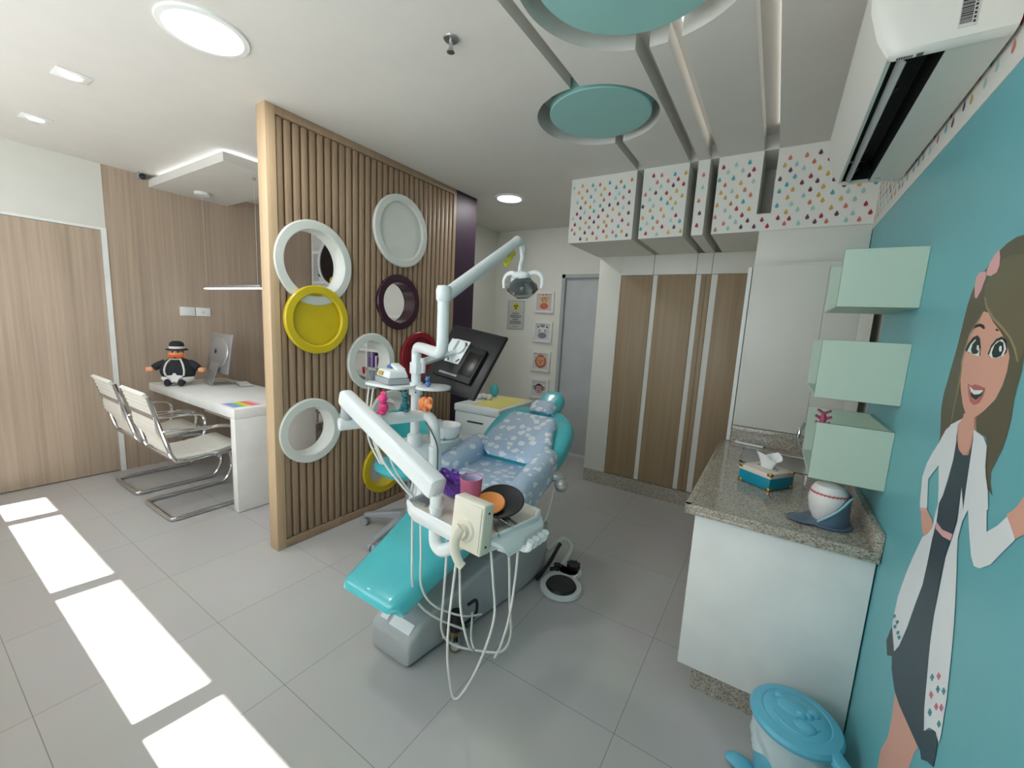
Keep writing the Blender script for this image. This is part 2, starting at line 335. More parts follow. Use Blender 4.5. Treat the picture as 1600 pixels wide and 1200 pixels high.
# ------------------------------------------------------------------ setting
def floor_mat():
    m, nt, b = newmat('floor_tile')
    tc = nt.nodes.new('ShaderNodeTexCoord'); mp = nt.nodes.new('ShaderNodeMapping')
    mp.inputs['Location'].default_value = (1.513+.59*20, -.785+.59*20, 0)
    br = nt.nodes.new('ShaderNodeTexBrick'); br.offset = 0; br.squash = 1
    br.inputs['Scale'].default_value = 1; br.inputs['Brick Width'].default_value = .59; br.inputs['Row Height'].default_value = .59
    br.inputs['Mortar Size'].default_value = .0016; br.inputs['Mortar Smooth'].default_value = .3
    br.inputs['Color1'].default_value = (*lin((192, 190, 189)), 1); br.inputs['Color2'].default_value = (*lin((188, 186, 185)), 1)
    br.inputs['Mortar'].default_value = (*lin((138, 135, 132)), 1)
    n = nt.nodes.new('ShaderNodeTexNoise'); n.inputs['Scale'].default_value = 3; n.inputs['Detail'].default_value = 6
    mx = nt.nodes.new('ShaderNodeMix'); mx.data_type = 'RGBA'; mx.blend_type = 'MULTIPLY'; mx.inputs['Factor'].default_value = .12
    nt.links.new(tc.outputs['Object'], mp.inputs['Vector']); nt.links.new(mp.outputs['Vector'], br.inputs['Vector'])
    nt.links.new(tc.outputs['Object'], n.inputs['Vector'])
    nt.links.new(br.outputs['Color'], mx.inputs[6]); nt.links.new(n.outputs['Color'], mx.inputs[7])
    nt.links.new(mx.outputs[2], b.inputs['Base Color'])
    b.inputs['Roughness'].default_value = .38
    return m
YW = -.35     # inner face of the window wall behind the camera
m = MB(); m.box(-5.0, YW-.2, -.1, .5, 4.55, 0); struct('floor', m, floor_mat())
# ceiling: plaster sheet with round openings and slots, closed deck above
sheet = MB(); sheet.box(-5.0, YW-.2, H, .5, 4.55, H+.2)
cuts = MB()
SL = [(-.975, -.927, .7), (-.626, -.572, .7), (-.500, -.448, .7), (-.200, -.124, .2)]
for a, b_, y0 in SL:
    cuts.box(a, y0, H-.1, b_, 3.062, H+.085)
BIG = ((-.52, 1.415), .39); SMALL = ((-.965, 2.25), .325)
for (c, r) in (BIG, SMALL):
    cuts.cyl((c[0], c[1], H-.12), (c[0], c[1], H+.14), r, n=64)
ce = cut('ceiling', sheet, ceilm, cuts); ce['kind'] = 'structure'
# left wall with the oak door zone
m = MB(); m.box(-5.0, YW-.2, 2.105, -4.86, 1.165, H); m.box(-5.0, YW-.2, 0, -4.9, 1.165, 2.105)
struct('wall_left', m, wallw)
m = MB(); m.box(-4.9, YW, .008, -4.868, 1.13, 2.098); d1 = struct('door_1', m, oak)
m = MB(); m.box(-4.9, 1.132, 0, -4.852, 1.166, 2.12); m.box(-4.9, YW, 2.1, -4.855, 1.132, 2.12)
struct('trim_1', m, white)
m = MB(); m.box(-5.0, 1.166, 0, -4.86, 3.1, H); struct('wall_left_oak', m, oak)
# office back wall and aubergine return
m = MB(); m.box(-5.0, 3.125, 0, -2.6, 3.16, H); struct('wall_office', m, wallw)
m = MB(); m.box(-2.6, 2.875, 0, -2.487, 3.16, H); struct('wall_return', m, purplew)
m = MB(); m.box(-3.25, 3.16, 0, -3.11, 4.55, H); struct('wall_nook', m, wallw)
# far wall with doorway
m = MB(); m.box(-3.25, 4.4, 0, -2.165, 4.55, H); m.box(-2.165, 4.4, 2.1, -1.3, 4.55, H); m.box(-1.3, 4.4, 0, .5, 4.55, H)
struct('wall_far', m, wallw)
doorg = mat('door_grey', (186, 190, 192), .5)
m = MB(); m.box(-2.125, 4.44, .006, -1.34, 4.48, 2.06); d2 = struct('door_2', m, doorg)
m = MB(); m.box(-2.165, 4.39, 0, -2.125, 4.5, 2.1); m.box(-1.34, 4.39, 0, -1.3, 4.5, 2.1); m.box(-2.165, 4.39, 2.06, -1.3, 4.5, 2.1)
struct('trim_2', m, mat('frame_grey', (170, 174, 174), .5))
# right wall: structural wall + blue cladding that stops short of the sink niche
m = MB(); m.box(.47, YW-.2, 0, .6, 4.55, H); struct('wall_right', m, wallw)
m = MB(); m.box(.375, YW, 0, .47, 2.36, H); m.box(.375, 2.36, 1.80, .47, 3.06, H)
struct('wall_right_blue', m, bluewall)
# window wall behind the camera: tall glazing above a sill, four bays
WX0, WX1, WZ0, WZ1 = -4.68, -.2, 1.1, 2.5
m = MB(); m.box(-5.0, YW-.2, 0, .6, YW, WZ0); m.box(-5.0, YW-.2, WZ1, .6, YW, H+.2)
m.box(-5.0, YW-.2, WZ0, WX0, YW, WZ1); m.box(WX1, YW-.2, WZ0, .6, YW, WZ1)
struct('wall_front', m, wallw)
wf = MB()
for x in (-4.254, -3.02, -1.81): wf.box(x-.05, YW-.035, WZ0, x+.05, YW-.003, WZ1)
wf.box(WX0, YW-.035, WZ1-.04, WX1, YW-.003, WZ1)
struct('window_1', wf, alum)
m = MB(); m.box(-6.0, YW-.87, 2.72, 1.5, YW-.2, 2.85); struct('trim_sun_cutoff', m, wallw)  # unseen slab added outside, sized to cut off the sun patches on the floor
# droplet wallpaper bulkhead over the wardrobe, split by the slots, with the frieze on the blue wall
DC = [(170, 52, 66), (84, 166, 172), (160, 200, 192), (212, 168, 78), (104, 62, 84), (206, 122, 102)]
dropm = [mat('bulkhead_white', (224, 223, 216), .6, var=.015)] + [mat('droplet_%d' % i, c, .6, var=0) for i, c in enumerate(DC)]
def drop_pts(s):
    return [(0, s*1.05)] + [(math.cos(a)*s*.62, math.sin(a)*s*.62) for a in [PI*.2-2*PI*k/12*.95 for k in range(0, 12)]]
def teardrop(s):
    pts = [(0, s)]
    for k in range(11):
        a = math.radians(35)-math.radians(250)*k/10
        pts.append((math.cos(a)*s*.56, math.sin(a)*s*.56-s*.15))
    return pts
SZ0 = 2.157
def drop_ok(x, z, notch=True):
    for a, b_, _ in SL[:3]:
        if a-.013 < x < b_+.013: return False
    if notch and SL[3][0]-.013 < x < SL[3][1]+.013 and z > 2.235: return False
    return True
bk = MB(); bk.mi = 0
YS = 3.06
for x0, x1 in ((-1.48, -.975), (-.927, -.626), (-.572, -.500), (-.448, -.200), (-.124, .375)):
    bk.box(x0, YS, SZ0, x1, 3.73, H)
bk.box(-.200, YS, SZ0, -.124, 3.73, 2.26); bk.box(-.200, YS+.35, 2.26, -.124, 3.73, H)
bk.box(.3725, -.34, 2.127, .375, YS, H)            # frieze board on the blue wall
rnd = random.Random(3)
row = 0; z = SZ0+.028
while z < H-.025:
    x = -1.46 + (.037 if row % 2 else 0)
    while x < .36:
        xx, zz = x+rnd.uniform(-.011, .011), z+rnd.uniform(-.006, .006); bk.mi = rnd.randint(1, 6)
        if drop_ok(xx, zz) and -1.465 < xx < .355 and SZ0+.02 < zz < H-.022:
            bk.poly([(xx+px, YS-.0012, zz+pz) for px, pz in teardrop(.0185)])
        x += .074
    y = -.3 + (.037 if row % 2 else 0)
    while y < YS-.03:
        yy, zz = y+rnd.uniform(-.011, .011), z+rnd.uniform(-.006, .006); bk.mi = rnd.randint(1, 6)
        if 2.15 < zz < H-.022: bk.poly([(.3717, yy-px, zz+pz) for px, pz in teardrop(.0185)])
        y += .074
    z += .0385; row += 1
bk = struct('trim_bulkhead', bk, dropm)
# hanging teal discs
def disc(c, r, label):
    o = MB(); o.lathe([(r-.004, 0), (r, .004), (r, .07), (r-.01, .075)], (c[0], c[1], H+.004), (0, 0, 1), 72)
    t = thing('ceiling_disc', label, 'ceiling panel', (c[0], c[1], H+.004), 0, 'teal ceiling discs')
    part(t, 'panel', o, tealdisc)
    s = MB(); s.cyl((c[0], c[1], H+.075), (c[0], c[1], H+.139), .03)
    part(t, 'hanger', s, white)
disc((-.945, 2.235), .268, 'smaller whole teal disc hanging in the round ceiling opening over the dental chair')
disc((-.525, 1.40), .32, 'larger teal ceiling disc cut off by the top of the photo')
# LED strips lying inside the slots
slotled = mat('slot_led', (255, 250, 240), .5, emit=(252, 250, 246), es=1.8, var=0)
for (a, b_, y0), lab in zip(SL[2:], ('white LED strip inside the ceiling slot beside the large teal disc', 'white LED strip inside the ceiling slot nearest the air conditioner')):
    o = MB(); o.box(b_-.007, y0+.1, H+.068, b_-.0015, 2.92, H+.082)
    solo('slot_light', o, slotled, lab, 'light', (a, 1.8, H+.07))
# round LED downlights
def downlight(x, y, r, label):
    t = thing('round_downlight', label, 'ceiling light', (x, y, H), 0, 'round ceiling lights')
    o = MB(); o.lathe([(r, 0), (r-.004, -.008), (r-.025, -.010), (r-.027, -.004), (r-.027, 0)], (x, y, H), (0, 0, 1), 56, cap=False, closed=True)
    part(t, 'rim', o, white)
    o = MB(); o.cyl((x, y, H-.005), (x, y, H-.001), r-.026, n=56); part(t, 'diffuser', o, lightm)
downlight(-2.145, .868, .163, 'large round LED panel light on the ceiling in front of the slatted screen')
downlight(-2.19, 3.255, .135, 'round LED light on the far ceiling beyond the aubergine wall')
for x, y, lab in ((-3.165, .68, 'small square recessed spotlight nearer the large round light'), (-4.11, .70, 'small square recessed spotlight nearest the left wall')):
    t = thing('square_spotlight', lab, 'ceiling light', (x, y, H), 0, 'square recessed spotlights')
    o = MB(); o.box(x-.065, y-.065, H-.006, x+.065, y+.065, H, .003); part(t, 'trim_plate', o, white)
    o = MB(); o.cyl((x, y, H-.009), (x, y, H-.005), .036); part(t, 'lamp', o, lightm)
# sprinkler
t = thing('fire_sprinkler', 'small metal fire sprinkler on the ceiling', 'sprinkler', (-1.253, 1.384, H))
o = MB(); o.lathe([(.032, 0), (.03, -.006), (.014, -.01)], (-1.253, 1.384, H), (0, 0, 1), 28); part(t, 'escutcheon', o, steel)
o = MB(); o.cyl((-1.253, 1.384, H-.04), (-1.253, 1.384, H-.008), .008); o.cyl((-1.253, 1.384, H-.052), (-1.253, 1.384, H-.047), .016)
o.cyl((-1.265, 1.384, H-.05), (-1.258, 1.384, H-.02), .003); o.cyl((-1.241, 1.384, H-.05), (-1.248, 1.384, H-.02), .003); part(t, 'nozzle', o, steel)
# ------------------------------------------------------------------ office corner
DZ = .787
t = thing('office_desk', 'white panel-ended desk between the oak wall and the slatted screen', 'desk', (-4.0, 1.7, 0))
m = MB(); m.box(-4.858, 1.37, DZ-.07, -3.21, 1.99, DZ, .003); part(t, 'desktop', m, white)
m = MB(); m.box(-3.28, 1.37, .004, -3.21, 1.99, DZ-.0705, .003); part(t, 'end_panel', m, white)
m = MB(); m.box(-4.858, 1.8, .45, -3.28, 1.82, DZ-.0705); part(t, 'modesty_panel', m, white)
# chairs
cwhite = mat('white_leatherette', (228, 226, 218), .4, var=.02)
def sling(path, w, th=.018, ribs=.03):
    P = smooth_path(path, 10); mb = MB(); L = [0]
    for i in range(1, len(P)): L.append(L[-1]+(P[i]-P[i-1]).length)
    rings = []
    for i, p in enumerate(P):
        d = (P[min(i+1, len(P)-1)]-P[max(i-1, 0)]).normalized(); nrm = Vector((0, -d.z, d.y))
        k = abs(math.sin(PI*L[i]/ribs)); a = th*(.45+.55*k)
        rings.append([p+Vector((sx*w/2, 0, 0))+nrm*sn*a/2 for sx, sn in ((-1, -1), (1, -1), (1, 1), (-1, 1))])
    return mb.loft(rings)
def make_chair(loc, label, grp):
    t = thing('cantilever_office_chair', label, 'chair', loc, 0, grp)
    rail = [(0, .25, .44), (0, .2, .455), (0, 0, .43), (0, -.17, .425), (0, -.22, .46), (0, -.26, .60), (0, -.33, .90)]
    part(t, 'seat_pad', sling([(0, .255, .43), (0, .2, .462), (0, 0, .438), (0, -.19, .435)], .45), cwhite, local=True)
    part(t, 'backrest', sling([(0, -.215, .47), (0, -.235, .56), (0, -.285, .64), (0, -.295, .74)], .43), cwhite, local=True)
    part(t, 'head_pad', sling([(0, -.297, .765), (0, -.318, .84), (0, -.335, .90), (0, -.35, .92)], .45, .024), cwhite, local=True)
    for sx in (-1, 1):
        x = sx*.237
        o = MB(); o.tube([(x, b, c) for a, b, c in rail], .0135, 10); part(t, 'side_rail', o, chrome, local=True)
        o = MB(); o.tube([(x, -.275, .65), (x*1.05, -.24, .655), (x*1.1, -.1, .645), (x*1.1, .08, .64), (x*1.1, .155, .61), (x*1.08, .16, .5), (x, .14, .445)], .011, 10)
        part(t, 'armrest', o, chrome, local=True)
    o = MB(); R = .0145
    o.tube([(-.16, .05, .405), (-.2, .22, .40), (-.235, .32, .30), (-.245, .345, .15), (-.245, .29, .03), (-.245, .2, .0155), (-.245, -.2, .0155), (-.235, -.235, .0155), (-.2, -.25, .0155),
            (.2, -.25, .0155), (.235, -.235, .0155), (.245, -.2, .0155), (.245, .2, .0155), (.245, .29, .03), (.245, .345, .15), (.235, .32, .30), (.2, .22, .40), (.16, .05, .405)], R, 12, res=6)
    o.cyl((-.235, -.05, .405), (.235, -.05, .405), .012); o.cyl((-.235, .06, .405), (.235, .06, .405), .012)
    part(t, 'cantilever_base', o, chrome, local=True)
    for a_, b_ in ((-.305, .752), (-.225, .45)):
        o = MB(); o.cyl((-.237, a_, b_), (.237, a_, b_), .011); part(t, 'crossbar', o, chrome, local=True)
    return t
ch = make_chair((-3.66, 1.285, 0), 'white cantilever chair nearer the slatted screen, chrome frame, facing the desk', 'white cantilever chairs')
dup(ch, (-4.36, 1.29, 0), 0, 'white cantilever chair against the oak wall, chrome frame, farther from the screen')
dup(ch, (-3.95, 2.38, 0), PI+.25, 'white cantilever chair mostly hidden behind the desk')
# doll on the desk corner
D = (-4.60, 1.515, DZ)
t = thing('plush_doll', 'stuffed round man doll in bowler hat sitting on the desk corner', 'doll', D, math.radians(55))
fab = mat('black_felt', (44, 46, 50), .9, var=.1); skin = mat('doll_skin', (240, 170, 130), .8); wf_ = mat('white_felt', (232, 230, 224), .9)
orng = mat('orange_felt', (232, 108, 44), .9)
o = MB(); o.ell((0, 0, .135), (.135, .105, .118), n=14); part(t, 'body', o, fab, local=True)
o = MB(); o.ell((0, 0, .062), (.128, .102, .05), n=12); o.prism([(math.sin(2*PI*k/10)*(.04 if k % 2 else .085)*.75, -.103, .075+math.cos(2*PI*k/10)*(.04 if k % 2 else .085)*.75) for k in range(10)], (0, .01, 0)); part(t, 'shorts', o, wf_, local=True)
o = MB()
for sx in (-1, 1): o.tube([(sx*.065, -.088, .095), (sx*.072, -.095, .14), (sx*.06, -.082, .2), (sx*.035, -.045, .24)], .008, 8, flat=1.6)
part(t, 'suspenders', o, wf_, local=True)
o = MB(); o.lathe([(.05, .225), (.06, .238), (.03, .25)], (0, 0, 0), (0, 0, 1), 20); part(t, 'collar', o, wf_, local=True)
hd = MB(); HZ = .022
hd.ell((0, -.005, .285), (.058, .052, .05), n=12); hd.ell((0, -.058, .282), (.013, .013, .012), n=8); hd.ell((-.058, 0, .282), (.01, .012, .016), n=8); hd.ell((.058, 0, .282), (.01, .012, .016), n=8)
hd = part(t, 'head', hd, skin, local=True)
o = MB(); o.tube([(-.052, -.045, .270), (-.025, -.058, .267), (0, -.06, .272), (.025, -.058, .267), (.052, -.045, .270)], .013, 10); part(hd, 'moustache', o, orng, local=True)
o = MB()
for sx in (-1, 1): o.ell((sx*.02, -.05, .305), (.007, .005, .009), n=8)
part(hd, 'eyes', o, fab, local=True)
o = MB(); o.ell((0, -.057, .255), (.014, .006, .007), n=8); part(hd, 'mouth', o, fab, local=True)
hat = MB(); hat.lathe([(.08, 0.320), (.083, 0.324), (.08, 0.330), (.056, 0.332), (.056, 0.360), (.052, 0.385), (.03, 0.400), (0, .403)], (0, 0, 0), (0, 0, 1), 28); hat = part(t, 'bowler_hat', hat, fab, local=True)
o = MB(); o.lathe([(.057, 0.333), (.058, 0.338), (.058, 0.350), (.057, 0.355)], (0, 0, 0), (0, 0, 1), 28, cap=False); part(hat, 'hat_band', o, wf_, local=True)
for sx in (-1, 1):
    a = MB(); a.tube([(sx*.09, 0, .2), (sx*.135, -.02, .18), (sx*.165, -.04, .158)], (.036, .03), 10); a = part(t, 'arm', a, fab, local=True)
    o = MB(); o.ell((sx*.188, -.05, .145), (.027, .02, .024), n=10)
    for k in range(3): o.ell((sx*(.202+.004*k), -.062+.012*k, .135+.01*k), (.016, .008, .008), n=6)
    part(a, 'hand', o, skin, local=True)
    o = MB(); o.tube([(sx*.045, -.06, .035), (sx*.05, -.11, .028)], .026, 10, sm=False); o.ell((sx*.05, -.12, .035), (.024, .022, .034), n=8); part(t, 'foot', o, fab, local=True)
# desktop computer, keyboard, colour cards
t = thing('desktop_computer', 'silver all-in-one computer seen from behind on the white desk', 'computer', (-4.43, 1.79, DZ), math.radians(-3))
R = rotm(math.radians(-9), 0, 0)
sc = MB(); sc.obox((0, 0, .30), (.49, .014, .37), R, .006); sc = part(t, 'screen_housing', sc, alum, local=True)
o = MB(); o.ell((0, -.012, .30), (.22, .022, .15), R, 14); part(sc, 'back_bulge', o, alum, local=True)
o = MB(); o.obox((0, .008, .32), (.47, .004, .31), R); part(sc, 'display', o, blackp, local=True)
o = MB(); o.obox((-.0, -.036, .315), (.03, .003, .032), R, .0014, 2); o.obox((.008, -.0375, .338), (.008, .003, .012), R @ rotm(0, math.radians(30), 0), .001); part(sc, 'logo', o, blackp, local=True)
o = MB(); o.tube([(0, -.02, .25), (0, -.075, .10), (0, -.095, .01), (0, -.08, .005), (0, .0, .004), (0, .10, .004)], .10, 4, res=4, flat=.06); 
t2 = MB(); P = smooth_path([(0, -.03, .24), (0, -.06, .15), (0, -.1, .03), (0, -.095, .008), (0, -.06, .004), (0, .09, .004)], 6)
rings = []
for i, p in enumerate(P):
    d = (P[min(i+1, len(P)-1)]-P[max(i-1, 0)]).normalized(); nn = Vector((0, -d.z, d.y))
    rings.append([p+Vector((sx*.09, 0, 0))+nn*sn*.003 for sx, sn in ((-1, -1), (1, -1), (1, 1), (-1, 1))])
t2.loft(rings); part(t, 'stand', t2, alum, local=True)
o.bm.free()
t = thing('computer_keyboard', 'slim white keyboard lying on the desk by the computer', 'keyboard', (-4.28, 1.92, DZ), math.radians(-14))
o = MB(); o.obox((0, 0, .006), (.29, .115, .010), rotm(math.radians(-3), 0, 0), .003); kb = part(t, 'body', o, alum, local=True)
o = MB()
for r in range(5):
    for k in range(13): o.box(-.138+k*.0213, -.05+r*.0205, .010, -.138+k*.0213+.018, -.05+r*.0205+.017, .014)
ko = part(t, 'keys', o, white, local=True)
cardc = [(204, 170, 226), (160, 150, 226), (110, 170, 226), (120, 206, 170), (170, 214, 90), (240, 226, 90), (244, 190, 80), (238, 130, 90), (238, 120, 140), (244, 170, 190), (246, 200, 206)]
t = thing('rainbow_colour_chart', 'fan of rainbow coloured paper strips on the desk end', 'paper', (-3.37, 1.47, DZ))
for i, c in enumerate(cardc):
    f = i/(len(cardc)-1)
    o = MB(); x0 = -3.46+.012*0; y0 = 1.392+f*.19
    o.prism([(-3.475, y0, DZ+.0008), (-3.285, y0+.004, DZ+.0008), (-3.285, y0+.021, DZ+.0008), (-3.475, y0+.017, DZ+.0008)], (0, 0, .0012))
    part(t, 'paper_strip', o, mat('strip_%d' % i, c, .6, var=0))
# suspended rail lamp
t = thing('linear_pendant_lamp', 'thin lit rail lamp hanging on wires above the desk', 'lamp', (-4.1, 1.76, 1.68))
o = MB(); o.box(-4.59, 1.745, 1.685, -3.56, 1.775, 1.71, .004); part(t, 'rail', o, alum)
o = MB(); o.box(-4.58, 1.748, 1.677, -3.57, 1.772, 1.684); part(t, 'light_strip', o, lightm)
for x in (-4.55, -3.62): o = MB(); o.cyl((x, 1.76, 1.71), (x, 1.76, 2.535), .0008, n=6); part(t, 'wire', o, white)
o = MB(); o.cyl((-4.55, 1.76, 2.508), (-4.55, 1.76, 2.5345), .06); part(t, 'canopy', o, white)
o = MB(); o.cyl((-3.62, 1.76, 2.52), (-3.62, 1.76, 2.5345), .012); part(t, 'wire_anchor', o, steel)
# dropped ceiling panel with a lit cove
m = MB(); m.box(-4.858, 1.47, 2.535, -3.44, 2.09, 2.60); struct('trim_3', m, ceilm)
m = MB(); m.box(-4.7, 1.55, 2.60, -3.52, 2.02, H); struct('trim_4', m, ceilm)
t = thing('cove_light', 'white LED strip glowing on top of the dropped ceiling panel', 'light', (-4.1, 1.75, 2.6))
o = MB(); o.box(-4.72, 1.515, 2.601, -3.5, 1.53, 2.609); part(t, 'front_strip', o, ledm)
o = MB(); o.box(-3.495, 1.52, 2.601, -3.48, 2.05, 2.609); part(t, 'side_strip', o, ledm)
# switch plates, camera
for y0, y1, lab, kn in ((1.642, 1.765, 'blank white wall plate on the oak wall, left of the socket plate', 0), (1.772, 1.895, 'white socket plate on the oak wall nearer the rail lamp', 1)):
    t = thing('wall_plate', lab, 'switch plate', (-4.858, (y0+y1)/2, 1.458))
    o = MB(); o.box(-4.8595, y0, 1.416, -4.848, y1, 1.501, .003); part(t, 'plate', o, white)
    if kn: o = MB(); o.cyl((-4.849, y1-.06, 1.458), (-4.846, y1-.06, 1.458), .006); part(t, 'socket_hole', o, greyp)
t = thing('security_camera', 'tiny dark dome camera at the top of the oak wall', 'camera', (-4.83, 1.416, 2.6))
o = MB(); o.box(-4.86, 1.385, 2.585, -4.81, 1.45, 2.63, .006); part(t, 'bracket', o, greyp)
o = MB(); o.ell((-4.80, 1.417, 2.6), (.026, .026, .024), n=10); part(t, 'lens_dome', o, blackp)
# built-in shelves on the office back wall
t = thing('shelf_unit', 'white open shelf unit on the office back wall seen through the rings', 'shelf', (-4.2, 2.9, 0))
SX0, SX1, SY = -4.83, -2.62, 2.975
sh = MB(); sh.box(SX0, 3.11, .6, SX1, 3.124, 2.5); part(t, 'back_panel', sh, wallw)
for x in (SX0, -3.83, -3.12, SX1-.03): o = MB(); o.box(x, SY, .6, x+.03, 3.109, 2.5); part(t, 'upright', o, white)
for z in (.6, .83, 1.12, 1.5, 1.86, 2.21, 2.47): o = MB(); o.box(SX0+.03, SY+.002, z, SX1-.03, 3.109, z+.03); part(t, 'shelf_board', o, white)
o = MB(); o.box(-3.12, SY-.016, 1.15, -2.65, SY-.001, 2.2); part(t, 'cupboard_door', o, white)
bc = [(120, 70, 140), (170, 160, 200), (70, 50, 110), (226, 220, 230), (90, 40, 90), (200, 120, 170), (60, 60, 80), (150, 130, 190)]
x = -3.78
for i, c in enumerate(bc):
    w = .025+.006*(i % 3); hh = .2+.02*((i*7) % 4)
    o = MB(); o.box(x, 2.985, .8605, x+w, 3.10, .8605+hh, .002)
    solo('book', o, mat('book_%d' % i, c, .6), ['purple book first from the left on the office shelf', 'lilac book second from the left on the office shelf', 'dark violet book third in the shelf row', 'pale book fourth in the shelf row', 'deep purple book fifth in the shelf row', 'pink book sixth in the shelf row', 'slate book seventh in the shelf row', 'light violet book last in the shelf row'][i], 'book', (x, 3.04, .8605), 'books on the office shelf'); x += w+.002
t = thing('round_mirror', 'dark round mirror with white rim on the office shelves', 'mirror', (-4.40, 2.97, 2.1))
o = MB(); o.ring_tube((-4.40, 2.974, 2.1), (0, -1, 0), .275, .245, .025); part(t, 'rim', o, white)
o = MB(); o.cyl((-4.40, 2.972, 2.1), (-4.40, 2.967, 2.1), .246, n=48); part(t, 'glass', o, mat('dark_glass', (24, 16, 22), .1, var=0))
o = MB(); o.ell((-4.36, 2.935, 1.885), (.04, .03, .045), n=12); o.cyl((-4.36, 2.935, 1.885), (-4.36, 2.966, 1.885), .012)
t = thing('potted_plant', 'tiny dark plant in a white pot on the office shelf', 'plant', (-4.74, 3.04, 1.89))
p = MB(); p.lathe([(.02, 0), (.028, .05), (.024, .05), (.02, .045)], (-4.74, 3.04, 1.8905), (0, 0, 1), 16); part(t, 'pot', p, white)
p = MB()
for k in range(9):
    a = k*.7; p.tube([(-4.74, 3.04, 1.93), (-4.74+.03*math.cos(a), 3.04+.03*math.sin(a), 1.97), (-4.74+.05*math.cos(a), 3.04+.05*math.sin(a), 1.975)], (.006, .001), 5, res=3)
part(t, 'leaves', p, mat('dark_leaf', (40, 56, 36), .6))
solo('yellow_ball', o, yellowr, 'small yellow ball ornament stuck on the dark round mirror', 'ornament', (-4.36, 2.95, 1.885))
o = MB(); o.lathe([(.03, 0), (.036, .07), (.031, .07), (.027, .01)], (-3.9, 3.03, .8605), (0, 0, 1), 18)
solo('red_cup', o, mat('red_gloss', (190, 40, 50), .3), 'small red cup on the office shelf left of the books', 'cup', (-3.9, 3.03, .8605))

# ------------------------------------------------------------------ slatted screen
PX0, PX1, PY0, PY1 = -2.578, -2.485, 1.275, 2.873
RX = -2.475
rings = {'a': (1.556, 1.812, .258, .2), 'd': (2.24, 1.622, .21, .152), 'e': (1.99, 1.175, .208, .150), 'f': (1.512, .744, .213, .155), 'h': (2.17, .741, .2, .147), 'i': (2.115, .332, .204, .146)}
t = thing('slatted_screen', 'full-height oak slat screen between the desk and the dental chair', 'partition', (-2.53, 2.07, 0))
m = MB(); m.box(PX0, PY0, 0, PX1, PY0+.055, H, .002); part(t, 'end_post', m, [oakpale])
m = MB(); m.box(PX0, PY1-.03, .055, PX1, PY1, H-.045); part(t, 'wall_post', m, oak2)
m = MB(); m.box(PX0, PY0+.056, 0, PX1, PY1, .055, .002); part(t, 'bottom_rail', m, oak2)
m = MB(); m.box(PX0, PY0+.056, H-.045, PX1, PY1, H, .002); part(t, 'top_rail', m, oak2)
def spans(y, z0, z1):
    out = [(z0, z1)]
    for cy, cz, R_, r_ in rings.values():
        rr = r_+.025
        if abs(y-cy) < rr:
            h = math.sqrt(rr*rr-(y-cy)**2); n = []
            for a, b_ in out:
                if cz+h <= a or cz-h >= b_: n.append((a, b_)); continue
                if cz-h > a: n.append((a, cz-h))
                if cz+h < b_: n.append((cz+h, b_))
            out = n
    return out
sl = MB(); y = PY0+.056; k = 0
while y < PY1-.05:
    for a, b_ in spans(y+.022, .055, H-.045):
        sl.box(PX1-.042, y+.003, a, PX1-.008, y+.043, b_, .011, 2)
        sl.box(PX0+.008, y+.003, a, PX0+.03, y+.041, b_)
    if k not in (0, 2):
        for yy in (y+.005, y+.015, y+.025, y+.035, y+.0455):
            for a, b_ in spans(yy, .055, H-.045): sl.box(PX0+.031, yy-.0055, a, PX1-.03, yy+.0055, b_)
    y += .0505; k += 1
part(t, 'slat_panel', sl, oak2)
def deco_ring(key, m_, name, label):
    cy, cz, R_, r_ = rings[key]
    o = MB(); o.ring_tube((RX-.022, cy, cz), (1, 0, 0), R_, r_, .022)
    o.lathe([(r_, 0), (r_, .1), (r_+.012, .1), (r_+.012, 0)], (RX-.12, cy, cz), (1, 0, 0), 48, cap=False, closed=True)
    o.ring_tube((PX0-.0, cy, cz), (-1, 0, 0), R_, r_, .012)
    return solo(name, o, m_, label, 'wall ring', (RX, cy, cz), 'round ornaments on the slatted screen')
def deco_plate(cy, cz, R_, r_, m_, label, dx=.0, rim=.022):
    t = thing('round_plate', label, 'wall plate', (RX, cy, cz), 0, 'round ornaments on the slatted screen')
    o = MB(); o.ring_tube((RX+dx-.012, cy, cz), (1, 0, 0), R_, r_, rim); part(t, 'rim', o, m_)
    o = MB(); o.cyl((PX1-.006, cy, cz), (PX1+.001, cy, cz), R_-.012, n=56); part(t, 'back_disc', o, m_)
    return t
deco_ring('a', ringw, 'round_ring', 'white open ring on the slatted screen, interlocked with the yellow plate')
deco_plate(1.553, 1.463, .215, .163, yellowr, 'yellow closed plate overlapping the white open ring', .014)
deco_plate(2.25, 2.15, .262, .208, ringw, 'white closed plate high on the slatted screen')
deco_ring('d', darkpur, 'round_ring', 'dark aubergine open ring below the white closed plate')
deco_ring('e', ringw, 'round_ring', 'white open ring behind the small device shelf')
deco_ring('f', ringw, 'round_ring', 'white open ring low on the screen nearest the oak post')
deco_plate(2.47, 1.19, .21, .16, redr, 'wine red closed plate behind the lamp column')
deco_ring('h', ringw, 'round_ring', 'white open ring behind the pink toy, above the yellow open ring')
deco_ring('i', yellowr, 'round_ring', 'yellow open ring near the floor behind the stool')
